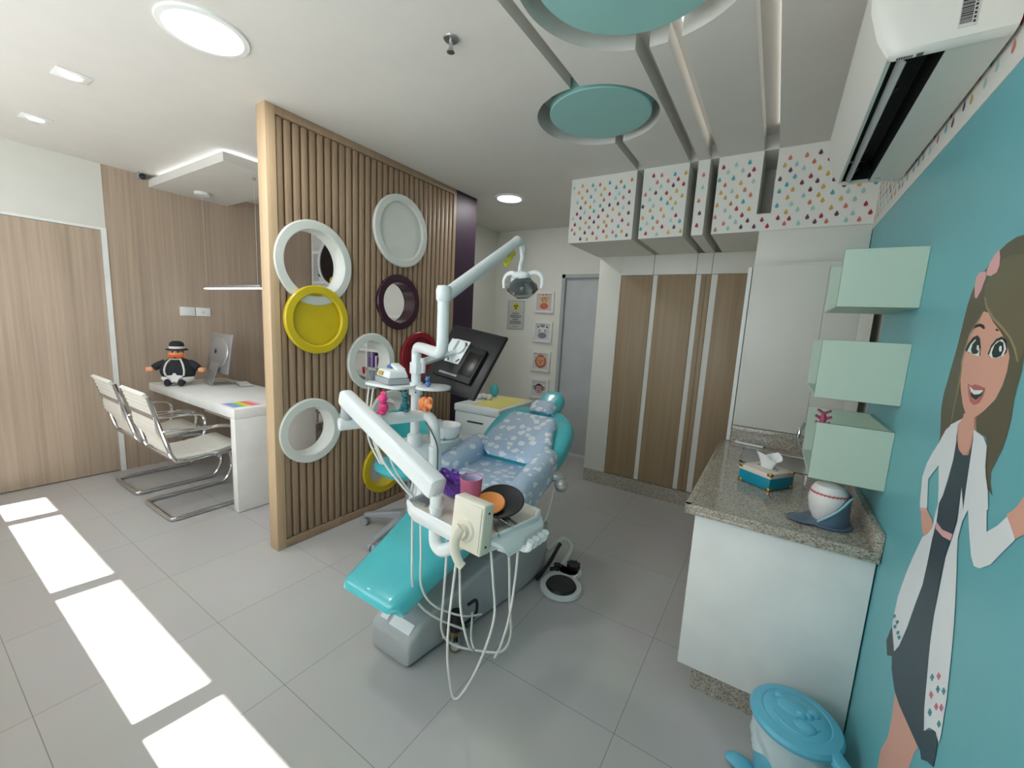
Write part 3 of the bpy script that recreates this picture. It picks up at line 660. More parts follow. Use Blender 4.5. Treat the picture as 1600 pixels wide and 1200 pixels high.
# ------------------------------------------------------------------ dental chair
def rrect(c, ux, uz, w, h, r, n=5):
    """rounded rectangle ring in the plane of ux, uz"""
    c, ux, uz = Vector(c), Vector(ux), Vector(uz); out = []
    r = min(r, w/2*.99, h/2*.99)
    for sx, sz, a0 in ((1, 1, 0), (-1, 1, PI/2), (-1, -1, PI), (1, -1, 1.5*PI)):
        for k in range(n):
            a = a0+PI/2*k/(n-1)
            out.append(c+ux*(sx*(w/2-r)+r*math.cos(a))+uz*(sz*(h/2-r)+r*math.sin(a)))
    return out
def pad(mb, stations, r=.04):
    """upholstery pad: stations (x, y, z of top centre, width, thickness); section plane follows the path"""
    P = [Vector(s_[:3]) for s_ in stations]; rings = []
    for i, s_ in enumerate(stations):
        d = (P[min(i+1, len(P)-1)]-P[max(i-1, 0)]); d.x = 0; d.normalize()
        nz = Vector((0, -d.z, d.y)); w, th = s_[3], s_[4]
        rings.append(rrect(P[i]-nz*th/2, (1, 0, 0), nz, w, th, min(r, th*.48)))
    return mb.loft(rings)
def dense(st, n=5):
    out = []
    N = len(st)
    for i in range(N-1):
        p0 = st[max(i-1, 0)]; p1 = st[i]; p2 = st[i+1]; p3 = st[min(i+2, N-1)]
        for k in range(n):
            t = k/n
            out.append(tuple(.5*((2*b)+(c-a)*t+(2*a-5*b+4*c-d)*t*t+(3*b-a-3*c+d)*t**3) for a, b, c, d in zip(p0, p1, p2, p3)))
    out.append(st[-1]); return out
def cloud_mat():
    m, nt, b = newmat('cloud_fabric_under_film')
    tc = nt.nodes.new('ShaderNodeTexCoord')
    mp = nt.nodes.new('ShaderNodeMapping'); mp.inputs['Scale'].default_value = (1, 1.0, 1.6)
    n = nt.nodes.new('ShaderNodeTexVoronoi'); n.inputs['Scale'].default_value = 15; n.inputs['Randomness'].default_value = .75
    n2 = nt.nodes.new('ShaderNodeTexNoise'); n2.inputs['Scale'].default_value = 34
    nt.links.new(tc.outputs['Object'], mp.inputs['Vector']); nt.links.new(mp.outputs['Vector'], n.inputs['Vector']); nt.links.new(mp.outputs['Vector'], n2.inputs['Vector'])
    ad = nt.nodes.new('ShaderNodeMath'); ad.operation = 'MULTIPLY_ADD'; ad.inputs[1].default_value = .55
    nt.links.new(n2.outputs['Fac'], ad.inputs[0]); nt.links.new(n.outputs['Distance'], ad.inputs[2])
    r = nt.nodes.new('ShaderNodeValToRGB'); r.color_ramp.elements[0].position = .62; r.color_ramp.elements[1].position = .655
    r.color_ramp.elements[0].color = (*lin((236, 241, 246)), 1); r.color_ramp.elements[1].color = (*lin((176, 200, 226)), 1)
    nt.links.new(ad.outputs[0], r.inputs['Fac']); nt.links.new(r.outputs['Color'], b.inputs['Base Color'])
    w = nt.nodes.new('ShaderNodeTexNoise'); w.inputs['Scale'].default_value = 22; w.inputs['Detail'].default_value = 2; w.inputs['Distortion'].default_value = 3.5
    bp = nt.nodes.new('ShaderNodeBump'); bp.inputs['Strength'].default_value = 1.0; bp.inputs['Distance'].default_value = .035
    nt.links.new(tc.outputs['Object'], w.inputs['Vector']); nt.links.new(w.outputs['Fac'], bp.inputs['Height'])
    b.inputs['Coat IOR'].default_value = 1.9
    nt.links.new(bp.outputs['Normal'], b.inputs['Coat Normal'])
    b.inputs['Roughness'].default_value = .5; b.inputs['Coat Weight'].default_value = 1; b.inputs['Coat Roughness'].default_value = .08
    return m
cloud = cloud_mat()
cx = lambda y: -1.255-.075*(y-1.0)
t = thing('dental_chair', 'reclined turquoise dental chair with cloud-print seat cover under clear film', 'dental chair', (-1.3, 1.75, 0))
# floor base
rings = []
for y, hw, z, dx in ((1.122, .108, .095, 0), (1.124, .118, .112, 0), (1.132, .124, .125, 0), (1.19, .130, .168, 0), (1.28, .14, .205, 0), (1.42, .155, .235, .01), (1.62, .18, .29, .02), (1.85, .205, .33, .03), (2.05, .215, .335, .03), (2.16, .20, .30, .03), (2.2, .16, .22, .03)):
    r = min(.022, z*.3); x = -1.278+dx
    ring = rrect((x, y, .012+z/2), (1, 0, 0), (0, 0, 1), hw*2, z, r)
    rings.append(ring)
m = MB(); m.loft(rings); base = part(t, 'floor_base', m, dentgrey)
m = MB(); m.loft([[Vector((p.x*1, p.y, 0.001 if k == 0 else .012)) for p in [Vector((-1.278+sx, yy, 0)) for sx, yy in ((-.105, 1.14), (.105, 1.14), (.21, 2.1), (-.15, 2.1))]] for k in range(2)]); part(base, 'foot_plate', m, blackp)
m = MB(); m.obox((-1.345, 1.166, .1665), (.045, .05, .002), rotm(math.radians(37), 0, 0)); part(base, 'sticker', m, mat('sticker_white', (236, 236, 238), .4, var=0), label='small white label sticker')
m = MB(); m.obox((-1.24, 1.158, .160), (.125, .045, .002), rotm(math.radians(37), 0, 0)); part(base, 'sticker', m, mat('sticker_white', (236, 236, 238), .4, var=0), label='long white label sticker')
# lifting column
m = MB(); m.loft([rrect((-1.29, 1.87, z), (1, 0, 0), (0, 1, 0), w, d, .05) for z, w, d in ((.30, .34, .42), (.40, .32, .42), (.50, .36, .52), (.535, .38, .56))]); part(t, 'lift_column', m, dentgrey)
m = MB(); m.obox((-1.27, 1.50, .395), (.22, .44, .03), rotm(math.radians(14), 0, 0), .01); part(t, 'leg_rest_arm', m, dentgrey)
# leg rest
st = [(cx(.97), .966, .385, .29, .05), (cx(.98), .974, .404, .318, .085), (cx(1.0), .994, .420, .335, .102), (cx(1.05), 1.05, .437, .347, .110), (cx(1.2), 1.2, .475, .38, .112), (cx(1.4), 1.4, .527, .44, .112), (cx(1.52), 1.52, .562, .47, .112), (cx(1.60), 1.60, .585, .46, .10)]
m = MB(); pad(m, dense(st, 6), .05); part(t, 'leg_rest', m, tealv)
# seat cushion (teal shell + cloud cover)
st = [(cx(1.54), 1.535, .56, .40, .05), (cx(1.56), 1.555, .60, .50, .11), (cx(1.64), 1.64, .635, .55, .13), (cx(1.8), 1.8, .638, .56, .13), (cx(2.0), 2.0, .632, .56, .13), (cx(2.12), 2.12, .64, .54, .12)]
m = MB(); pad(m, dense(st, 4), .06); part(t, 'seat', m, cloud)
m = MB(); m.loft([rrect((cx(1.85), 1.85, z), (1, 0, 0), (0, 1, 0), w, d, .12, 8) for z, w, d in ((.49, .44, .5), (.50, .50, .56), (.545, .52, .58), (.555, .50, .56))]); part(t, 'seat_shell', m, tealv2)
# backrest shell and padded cover
bk_ = [(cx(2.1), 2.06, .60, .42, .06), (cx(2.1), 2.09, .63, .55, .10), (cx(2.2), 2.20, .70, .62, .12), (cx(2.35), 2.35, .785, .635, .12), (cx(2.48), 2.48, .855, .59, .11), (cx(2.56), 2.56, .892, .45, .09), (cx(2.59), 2.585, .90, .33, .05)]
m = MB(); pad(m, dense(bk_, 5), .05); part(t, 'backrest_shell', m, tealv)
bc_ = [(cx(2.1)+.01, 2.075, .672, .30, .04), (cx(2.1)+.01, 2.095, .705, .41, .075), (cx(2.17)+.01, 2.165, .755, .475, .085), (cx(2.25)+.01, 2.24, .80, .47, .085), (cx(2.32)+.01, 2.32, .842, .41, .08), (cx(2.4)+.01, 2.40, .88, .385, .07), (cx(2.45)+.01, 2.44, .892, .34, .04)]
m = MB(); pad(m, dense(bc_, 5), .04); part(t, 'backrest_pad', m, cloud)
# headrest
hr = [(cx(2.6)+.035, 2.56, .905, .15, .05), (cx(2.6)+.035, 2.585, .93, .18, .085), (cx(2.62)+.035, 2.65, .97, .195, .095), (cx(2.66)+.035, 2.71, 1.005, .175, .09), (cx(2.7)+.035, 2.75, 1.018, .115, .06)]
m = MB(); pad(m, dense(hr, 5), .045); hrest = part(t, 'headrest', m, tealv)
hc = [(cx(2.5)+.02, 2.495, .905, .15, .05), (cx(2.5)+.02, 2.51, .925, .185, .08), (cx(2.54)+.02, 2.555, .95, .195, .09), (cx(2.58)+.02, 2.59, .967, .185, .08), (cx(2.6)+.02, 2.60, .968, .15, .05)]
m = MB(); pad(m, dense(hc, 5), .04); part(hrest, 'neck_cover', m, cloud)
m = MB(); m.obox((cx(2.5)+.02, 2.52, .83), (.07, .2, .03), rotm(math.radians(35), 0, 0), .008); part(hrest, 'headrest_bar', m, chrome)
# padded armrests under film
for sx, xo in ((-1, -.245), (1, .28)):
    st = [(1.60, .60, .07), (1.64, .66, .12), (1.74, .70, .135), (1.90, .735, .14), (2.05, .765, .135), (2.15, .77, .11), (2.19, .75, .06)]
    rg = []
    for y, z, w in dense(st, 4): rg.append(rrect((cx(y)+xo, y, z-.10), (1, 0, 0), (0, 0, 1), w, .20, .06))
    m = MB(); m.loft(rg); part(t, 'armrest', m, cloud)
# ------------------------------------------------------------------ foot pedal
t = thing('foot_pedal', 'white foot control with black treads on the floor beside the dental chair', 'pedal', (-.90, 2.08, 0))
m = MB(); m.lathe([(.118, .002), (.122, .008), (.118, .028), (.105, .034)], (-.875, 2.03, 0), (0, 0, 1), 40); m.lathe([(.075, .002), (.078, .01), (.07, .033)], (-.90, 2.20, 0), (0, 0, 1), 28)
m.box(-.985, 2.06, .002, -.83, 2.22, .033, .01); part(t, 'housing', m, dent)
m = MB(); m.lathe([(.085, .034), (.088, .04), (.08, .052), (.0, .056)], (-.865, 2.01, 0), (0, 0, 1), 36); part(t, 'tread', m, blackp)
m = MB()
for k in range(8): m.cyl((-.885+.03*math.cos(k*PI/4), 2.225+.03*math.sin(k*PI/4), .03), (-.885+.03*math.cos(k*PI/4), 2.225+.03*math.sin(k*PI/4), .058), .013, n=12)
m.cyl((-.885, 2.225, .03), (-.885, 2.225, .056), .032); part(t, 'selector_knob', m, blackp)
m = MB(); m.tube([(-1.02, 2.0, .02), (-1.005, 2.07, .055), (-.995, 2.13, .09), (-.985, 2.20, .145), (-.98, 2.22, .16)], .016, 8, flat=.6); m.tube([(-.99, 2.11, .04), (-.96, 2.13, .045), (-.945, 2.14, .036)], .012, 8); m.tube([(-.99, 2.17, .04), (-.96, 2.18, .045), (-.945, 2.18, .036)], .012, 8); part(t, 'lever', m, blackp)
m = MB(); m.tube([(-1.04, 2.16, .12), (-1.0, 2.3, .15), (-.955, 2.33, .10), (-.96, 2.25, .03), (-.965, 2.2, .022)], .016, 12); part(t, 'supply_hose', m, rubber)
# ------------------------------------------------------------------ dental unit: cuspidor block, column, swing arm, lamp
U = (-1.72, 1.75, 0)
t = thing('dental_unit', 'white cuspidor unit with column beside the dental chair', 'dental unit', U)
m = MB()
for_r = [rrect((x, y, z), (0, 1, 0), (0, 0, 1), w, h, .035) for x, y, z, w, h in ((-1.84, 1.72, .735, .20, .09), (-1.80, 1.74, .725, .27, .12), (-1.70, 1.80, .715, .30, .13), (-1.655, 1.85, .72, .30, .125), (-1.625, 1.87, .733, .27, .095), (-1.608, 1.88, .742, .22, .06))]
m.loft(for_r); part(t, 'body', m, dent)
m = MB(); m.loft([rrect((-1.69, 1.80, z), (1, 0, 0), (0, 1, 0), w, d, .05) for z, w, d in ((.30, .20, .24), (.45, .18, .22), (.62, .16, .2), (.67, .2, .24))]); m.box(-1.7, 1.78, .30, -1.40, 1.88, .40, .02); part(t, 'support_leg', m, dent)
bwl = (-1.655, 1.875)
m = MB(); m.lathe([(.05, .785), (.075, .795), (.092, .825), (.098, .868), (.094, .87), (.086, .83), (.065, .808), (.0, .802)], (bwl[0], bwl[1], 0), (0, 0, 1), 40); part(t, 'spittoon_bowl', m, mat('ceramic_white', (236, 236, 234), .12, var=0))
m = MB(); m.lathe([(.085, .775), (.08, .785), (.055, .79)], (bwl[0], bwl[1], 0), (0, 0, 1), 36); part(t, 'bowl_rim_plate', m, dent)
m = MB(); m.tube([(-1.70, 1.83, .78), (-1.705, 1.83, .86), (-1.69, 1.84, .895), (-1.66, 1.86, .89)], .006, 10); m.tube([(-1.72, 1.80, .78), (-1.725, 1.80, .85), (-1.71, 1.81, .87)], .005, 10); part(t, 'water_spout', m, chrome)
CX, CY = -1.70, 1.665
m = MB(); m.lathe([(.042, .77), (.044, .775), (.044, .835), (.034, .845), (.0262, .85)], (CX, CY, 0), (0, 0, 1), 32); part(t, 'column_collar', m, dent)
m = MB(); P = [(CX, CY, .78), (CX, CY, 1.22), (CX, CY, 1.30), (CX+.015, CY-.012, 1.335), (CX+.07, CY-.045, 1.348), (CX+.2, CY-.13, 1.348), (-1.36, 1.46, 1.345), (-1.315, 1.435, 1.35), (-1.292, 1.425, 1.375), (-1.287, 1.422, 1.42), (-1.287, 1.422, 1.60)]
m.tube([(CX, CY, .78), (CX, CY, 1.28), (CX+.005, CY-.003, 1.32), (CX+.03, CY-.02, 1.345), (CX+.09, CY-.055, 1.35), (-1.40, 1.487, 1.348), (-1.335, 1.447, 1.35), (-1.297, 1.428, 1.368), (-1.287, 1.422, 1.41), (-1.287, 1.422, 1.47), (-1.287, 1.422, 1.60)], .0275, 20, res=6); part(t, 'column', m, dent)
m = MB(); m.lathe([(.034, 1.195), (.036, 1.2), (.036, 1.255), (.034, 1.26)], (CX, CY, 0), (0, 0, 1), 8); part(t, 'monitor_clamp', m, dent)
# suction hoses hanging off the unit
for k in range(4):
    x = -1.72+.025*k; y = 1.72+.015*k
    m = MB(); m.tube([(x, y, .69), (x-.01, y-.03, .55), (x-.03, y-.05, .35), (x-.05, y, .24), (x-.04, y+.08, .34)], .007, 8); part(t, 'suction_hose', m, rubber)
m = MB(); m.obox((-1.605, 1.88, .80), (.004, .14, .10), rotm(0, math.radians(18), 0), .0015); part(t, 'splash_plate', m, mat('clear_plastic', (232, 240, 242), .08, trans=.85, ior=1.15, var=0))
# accessory shelf
sh = MB(); sh.loft([rrect((-1.815, 1.60, z), (1, 0, 0), (0, 1, 0), .30, .20, .05) for z in (1.118, 1.132)]); sh.lathe([(.038, 1.075), (.038, 1.145)], (CX, CY, 0), (0, 0, 1), 28)
sh.lathe([(.10, 1.118), (.10, 1.132)], (-1.60, 1.70, 0), (0, 0, 1), 28)
part(t, 'accessory_shelf', sh, dent)
m = MB(); m.cyl((-1.665, 1.625, 1.13), (-1.66, 1.62, 1.13), .004); m.cyl((-1.665, 1.63, 1.095), (-1.66, 1.625, 1.095), .004); part(t, 'shelf_screws', m, blackp)
# delivery arm
AZ = 1.0
m = MB(); m.tube([(-1.445, 1.565, .50), (-1.445, 1.565, .70), (-1.445, 1.565, .84)], .034, 20, sm=False); m.lathe([(.034, .82), (.036, .825), (.036, .845), (.028, .85)], (-1.445, 1.565, 0), (0, 0, 1), 28); part(t, 'delivery_post', m, dent)
m = MB(); m.tube([(-1.445, 1.565, .80), (-1.45, 1.566, .9), (-1.465, 1.565, .965), (-1.50, 1.555, .998), (-1.535, 1.515, 1.0), (-1.64, 1.19, 1.0), (-1.655, 1.145, 1.0)], (.026, .0315), 20, res=6); m.cyl((-1.655, 1.145, 1.0), (-1.6565, 1.141, 1.0), .028); part(t, 'swing_arm', m, dent)
m = MB(); m.cyl((-1.645, 1.175, 1.02), (-1.645, 1.175, 1.10), .027); m.lathe([(.031, 1.035), (.031, 1.05)], (-1.645, 1.175, 0), (0, 0, 1), 24); part(t, 'pivot_stub', m, dentgrey)
A = Vector((-1.67, 1.18, 1.125)); B = Vector((-.945, 1.045, .905))
d = (B-A).normalized(); side = d.cross(Vector((0, 0, 1))).normalized(); up = side.cross(d)
m = MB(); rg = []
for s_, w, h in ((0, .045, .055), (.008, .058, .07), (.03, .062, .078), (.5, .066, .08), (.97, .07, .082), (.992, .066, .076), (1.0, .05, .06)):
    rg.append(rrect(A+(B-A)*s_, side, up, w, h, .016, 4))
m.loft(rg); pa = part(t, 'pantograph_arm', m, dent)
m = MB(); m.obox(A+(B-A)*.56-side*.0335+up*.012, (.11, .004, .018), Matrix((d, side, up)).transposed(), .0015); part(pa, 'cover_button', m, dentcream)
m = MB(); m.tube([(-.955, 1.047, .885), (-.955, 1.047, .80), (-.955, 1.045, .74), (-.945, 1.04, .705), (-.92, 1.037, .69), (-.89, 1.04, .70), (-.85, 1.06, .728), (-.82, 1.09, .745)], .0235, 18, res=6); m.lathe([(.026, .83), (.026, .842)], (-.955, 1.047, 0), (0, 0, 1), 24); part(t, 'tray_support_tube', m, dent)
# hose of the arm
m = MB(); m.tube([(-1.52, 1.56, .97), (-1.445, 1.53, .93), (-1.41, 1.535, .87), (-1.405, 1.54, .80), (-1.41, 1.545, .6)], .004, 8); part(t, 'grey_cable', m, mat('cable_grey', (90, 94, 96), .5))
m = MB(); m.tube([(-1.72, 1.36, .96), (-1.63, 1.37, .78), (-1.52, 1.4, .66), (-1.42, 1.42, .585)], .006, 8); m.tube([(-1.66, 1.40, .93), (-1.60, 1.41, .75), (-1.5, 1.43, .63), (-1.43, 1.44, .58)], .005, 8); part(t, 'air_hose', m, rubber)
# lamp
t = thing('dental_lamp', 'white dental operating lamp on a long spring arm over the chair', 'lamp', (-1.287, 1.422, 1.6))
m = MB(); m.lathe([(.029, 1.585), (.034, 1.595), (.036, 1.635), (.030, 1.655), (.0, 1.66)], (-1.287, 1.422, 0), (0, 0, 1), 28); part(t, 'elbow', m, dent)
a0 = Vector((-1.285, 1.435, 1.615)); a1 = Vector((-1.27, 1.99, 1.955))
m = MB(); m.tube([a0, a0+(a1-a0)*.5, a1], (.032, .0285), 20, sm=False); m.ell(a1, (.028, .034, .030), n=12); m.tube([a1, (-1.27, 2.035, 1.955), (-1.27, 2.05, 1.925), (-1.27, 2.05, 1.90)], .019, 14); part(t, 'spring_arm', m, dent)
m = MB(); m.tube([(-1.27, 2.047, 1.92), (-1.27, 2.05, 1.87), (-1.27, 2.035, 1.83), (-1.27, 2.03, 1.785)], (.0155, .011), 14); part(t, 'drop_tube', m, dent)
LX, LY, LZ = -1.265, 2.045, 1.745
hd = MB(); hd.ell((LX, LY-.01, LZ+.035), (.055, .03, .022), n=10); hd.cyl((LX, LY-.02, LZ+.03), (LX, LY-.005, LZ-.0), .05, .062); hd = part(t, 'lamp_head', hd, dent)
for s_ in (-1, 1):
    o = MB(); o.tube([(LX+s_*.035, LY-.0, LZ+.035), (LX+s_*.075, LY+.01, LZ+.05), (LX+s_*.11, LY+.01, LZ+.04), (LX+s_*.128, LY+.01, LZ+.01), (LX+s_*.125, LY+.01, LZ-.035)], (.015, .009), 12, flat=.6); part(hd, 'handle', o, dent)
glass = mat('clear_polycarbonate', (236, 240, 238), .06, trans=.92, ior=1.12, var=0)
refl = mat('lamp_reflector', (236, 238, 238), .3, .25, var=0)
nx, ny = Vector((1, 0, 0)), Vector((0, .45, .89)).normalized(); ax = Vector((.35, -.25, -.9)).normalized(); nx, ny, _ = frame_of(ax)
def hexr(c, r, n=6, rot=.3): return [c+(nx*math.cos(2*PI*k/n+rot)+ny*math.sin(2*PI*k/n+rot)*.85)*r for k in range(n)]
c0 = Vector((LX, LY, LZ))
o = MB(); o.loft([hexr(c0, .060), hexr(c0+ax*.02, .088), hexr(c0+ax*.055, .092), hexr(c0+ax*.085, .062)]); part(hd, 'clear_shield', o, glass, ang=20)
o = MB(); o.loft([hexr(c0+ax*.006, .045, 16), hexr(c0+ax*.02, .07, 16), hexr(c0+ax*.035, .076, 16), hexr(c0+ax*.036, .072, 16), hexr(c0+ax*.016, .045, 16), hexr(c0+ax*.012, .01, 16)]); o.ell(c0+ax*.04, (.018, .018, .022), n=8); part(hd, 'reflector', o, refl)
o = MB(); o.ell(a0+(a1-a0)*.86+Vector((.01, 0, -.05)), (.012, .03, .016), rotm(math.radians(40), 0, 0), 10); o.ell(a0+(a1-a0)*.80+Vector((.012, 0, -.066)), (.016, .018, .018), n=10); o.ell(a0+(a1-a0)*.92+Vector((.01, 0, -.045)), (.008, .016, .012), n=8); o.ell(a0+(a1-a0)*.79+Vector((.02, -.02, -.06)), (.006, .012, .006), n=6)
o.cyl(a0+(a1-a0)*.88+Vector((.0, 0, -.025)), a0+(a1-a0)*.88+Vector((.005, 0, -.05)), .006, n=8)
solo('toy_animal', o, mat('toy_yellow', (214, 206, 50), .5), 'small yellow toy animal clipped under the dental lamp arm', 'toy', tuple(a0+(a1-a0)*.85))
# monitor
t = thing('monitor', 'black monitor seen from behind, tilted beside the lamp column', 'monitor', (-1.60, 1.98, 1.25))
u = Vector((.99, 0, -.13)).normalized(); v = Vector((-.06, .56, .83)); v = (v-u*v.dot(u)).normalized(); n_ = u.cross(v)   # n_ points to the screen side or back
if n_.y > 0: n_ = -n_
# n_ faces the camera side (back of the monitor)
RM = Matrix((u, n_, v)).transposed(); mc = Vector((-1.615, 1.985, 1.262))
m = MB(); m.obox(mc, (.43, .028, .45), RM, .01, 3); part(t, 'casing', m, blackp)
m = MB(); m.obox(mc-n_*.0145, (.40, .003, .40), RM); part(t, 'screen', m, mat('screen_black', (12, 13, 15), .15, var=0))
m = MB(); m.obox(mc+n_*.024+v*-.03, (.30, .03, .24), RM, .008); bx = part(t, 'back_bulge', m, blackp)
m = MB(); m.obox(mc+n_*.0395+u*.085-v*.03, (.10, .004, .16), RM, .001); part(bx, 'recess_panel', m, mat('plastic_dark', (18, 19, 20), .3, var=0))
m = MB(); m.obox(mc+n_*.039-u*.03-v*.125, (.14, .004, .012), RM); part(bx, 'port_row', m, greyp)
br = MB(); br.obox(mc+n_*.044-u*.045+v*.03, (.115, .006, .165), RM, .001); br.cyl(mc+n_*.046-u*.045+v*.055, mc+n_*.06-u*.045+v*.055, .045); br.obox(mc+n_*.06-u*.085+v*.05, (.05, .03, .09), RM, .002); mp_ = part(t, 'mount_plate', br, dent)
for su in (-1, 1):
    for sv in (-1, 1): o = MB(); o.obox(mc+n_*.0475-u*(.045+su*.038)+v*(.03+sv*.06), (.008, .002, .03), RM @ rotm(0, math.radians(35*su*sv), 0)); part(mp_, 'slot', o, blackp)
m = MB(); pm = mc+n_*.075-u*.075+v*-.015
m.cyl(mc+n_*.05-u*.05+v*.02, pm, .017); m.tube([(CX+.03, CY+.02, 1.262), pm], .023, 4, sm=False); m.cyl((CX+.03, CY+.02, 1.20), (CX+.03, CY+.02, 1.285), .017); part(t, 'bracket_arm', m, dent)
# device, jar, blue toy on the accessory shelf
t = thing('curing_unit', 'small white and grey device on the accessory shelf of the column', 'device', (-1.82, 1.60, 1.132))
R = rotm(0, 0, math.radians(-18))
m = MB(); m.obox((-1.825, 1.60, 1.15), (.19, .13, .034), R, .008); part(t, 'lower_case', m, greyp)
m = MB(); m.obox((-1.825, 1.60, 1.19), (.185, .125, .045), R, .012, 3, taper=(.86, .8)); uc = part(t, 'upper_case', m, dent)
m = MB(); m.obox(Vector((-1.83, 1.60, 1.192))+R @ Vector((-.01, -.0605, 0)), (.055, .004, .022), R @ rotm(math.radians(-14), 0, 0)); part(uc, 'yellow_label', m, mat('label_ochre', (196, 158, 60), .5, var=.1))
m = MB(); m.obox((-1.80, 1.62, 1.222), (.10, .05, .02), R @ rotm(0, math.radians(16), 0), .006); part(t, 'handpiece', m, dent)
m = MB(); m.ell((-1.86, 1.615, 1.221), (.025, .012, .012), n=8); part(t, 'blue_tip', m, mat('tip_blue', (60, 96, 160), .4))
t = thing('clear_jar', 'clear plastic suction jar hanging at the left end of the accessory shelf', 'jar', (-1.985, 1.585, 1.10))
gl2 = mat('clear_plastic', (232, 240, 242), .08, trans=.85, ior=1.15, var=0)
m = MB()
for x in (-2.0, -1.96): m.lathe([(.020, 1.09), (.021, 1.10), (.021, 1.19), (.019, 1.19), (.018, 1.10), (.0, 1.095)], (x, 1.585, 0), (0, 0, 1), 18)
part(t, 'cups', m, gl2)
m = MB(); m.box(-2.025, 1.565, 1.19, -1.93, 1.605, 1.205, .004); m.box(-1.965, 1.575, 1.118, -1.93, 1.60, 1.19); part(t, 'lid', m, gl2)
m = MB(); m.tube([(-2.0, 1.58, 1.09), (-1.99, 1.56, 1.0), (-1.95, 1.53, .93), (-1.9, 1.5, .8), (-1.8, 1.5, .68)], .005, 8); m.tube([(-1.96, 1.58, 1.09), (-1.955, 1.56, 1.0), (-1.93, 1.53, .93), (-1.86, 1.5, .8), (-1.78, 1.5, .68)], .005, 8); part(t, 'tubes', m, rubber)
o = MB(); o.ell((-1.60, 1.66, 1.148), (.016, .016, .016), n=10); o.ell((-1.60, 1.655, 1.175), (.014, .013, .013), n=10); o.ell((-1.61, 1.655, 1.187), (.005, .004, .006), n=6); o.ell((-1.59, 1.655, 1.187), (.005, .004, .006), n=6)
solo('toy_animal', o, mat('toy_blue', (84, 116, 176), .5), 'small blue toy animal on the shelf plate right of the column', 'toy', (-1.60, 1.66, 1.132))
# toys on the swing arm
sa0, sa1 = Vector((-1.535, 1.515, 1.03)), Vector((-1.64, 1.19, 1.031))
def toy(pos, m_, label, kind):
    x, y, z = pos; o = MB()
    if kind == 0:   # little upright dragon
        o.ell((x, y, z+.024), (.020, .017, .024), n=10); o.ell((x, y-.004, z+.058), (.018, .018, .017), n=10); o.ell((x+.012, y-.016, z+.054), (.010, .010, .009), n=8)
        for k in range(4): o.cyl((x-.012, y+.004, z+.072-.016*k), (x-.028, y+.008, z+.078-.016*k), .006, .001, 8)
        o.ell((x+.014, y-.01, z+.034), (.012, .006, .006), n=6); o.ell((x+.01, y-.012, z+.006), (.012, .012, .006), n=6); o.ell((x-.01, y-.012, z+.006), (.012, .012, .006), n=6)
        o.ell((x-.004, y+.0, z+.078), (.006, .006, .008), n=6); o.ell((x+.008, y+.0, z+.077), (.006, .006, .008), n=6)
    elif kind == 1:  # slim sitting lizard
        o.ell((x, y, z+.020), (.019, .017, .020), n=10); o.ell((x, y, z+.044), (.012, .011, .016), n=8); o.ell((x+.002, y-.003, z+.067), (.013, .014, .012), n=10); o.ell((x+.012, y-.008, z+.065), (.010, .007, .006), n=8)
        o.ell((x+.014, y-.005, z+.006), (.012, .01, .006), n=6); o.ell((x-.014, y-.005, z+.006), (.012, .01, .006), n=6); o.ell((x-.020, y+.006, z+.012), (.014, .008, .007), n=6)
        o.ell((x+.012, y-.006, z+.036), (.009, .005, .005), n=6); o.ell((x-.008, y, z+.08), (.005, .006, .006), n=6)
    else:            # elephant with big ears
        o.ell((x, y, z+.024), (.026, .020, .022), n=10); o.ell((x+.02, y-.006, z+.034), (.019, .018, .018), n=10)
        for sy in (-1, 1): o.ell((x+.006, y+sy*.024, z+.036), (.017, .006, .018), n=10)
        o.tube([(x+.034, y-.01, z+.03), (x+.048, y-.013, z+.022), (x+.052, y-.014, z+.034)], (.008, .004), 8)
        for a_, b_ in ((-.014, -.01), (.014, -.01), (-.014, .012), (.014, .012)): o.cyl((x+a_, y+b_, z), (x+a_, y+b_, z+.016), .008, n=10)
        o.ell((x-.002, y, z+.046), (.012, .014, .010), n=8)
    bmesh.ops.scale(o.bm, vec=(1.3, 1.3, 1.3), space=Matrix.Translation((-x, -y, -z)), verts=o.bm.verts)
    solo('toy_animal', o, m_, label, 'toy', (x, y, z))
toy(tuple(sa0+(sa1-sa0)*.53), mat('toy_pink', (238, 74, 142), .45), 'pink toy animal standing on the white swing arm, leftmost of three', 0)
toy(tuple(sa0+(sa1-sa0)*.2), mat('toy_petrol', (24, 106, 116), .45), 'dark teal toy animal in the middle of the white swing arm', 1)
toy((-1.513, 1.545, 1.028), mat('toy_orange', (246, 150, 96), .45), 'orange toy animal at the right end of the white swing arm', 2)
# ------------------------------------------------------------------ instrument tray
TZ = .815
t = thing('instrument_tray', 'white dental instrument tray with hanging hoses over the leg rest', 'dental tray', (-.88, 1.17, .77))
TR = rotm(0, 0, math.radians(-5)); TC = Vector((-.885, 1.17, 0))
def tp(x, y, z): return TC+TR @ Vector((x, y, 0))+Vector((0, 0, z))
m = MB()
outl = [(-.225, -.13), (-.16, -.155), (.12, -.165), (.185, -.15), (.20, -.10), (.215, .02), (.225, .11), (.20, .165), (.0, .175), (-.2, .165), (-.235, .10)]
m.loft([[tp(x*s_, y*s_, z) for x, y in outl] for z, s_ in ((.752, .93), (.757, .97), (.80, 1.0), (.812, .995), (.815, .97), (.804, .95), (.804, .5))]); tray = part(t, 'tray_body', m, dent, ang=50)
m = MB(); m.loft([[tp(x*s_+.0, y*s_, z) for x, y in outl] for z, s_ in ((.8045, .92), (.807, .92), (.807, .5))]); part(tray, 'mat', m, mat('tray_mat', (206, 200, 186), .5, var=.12))
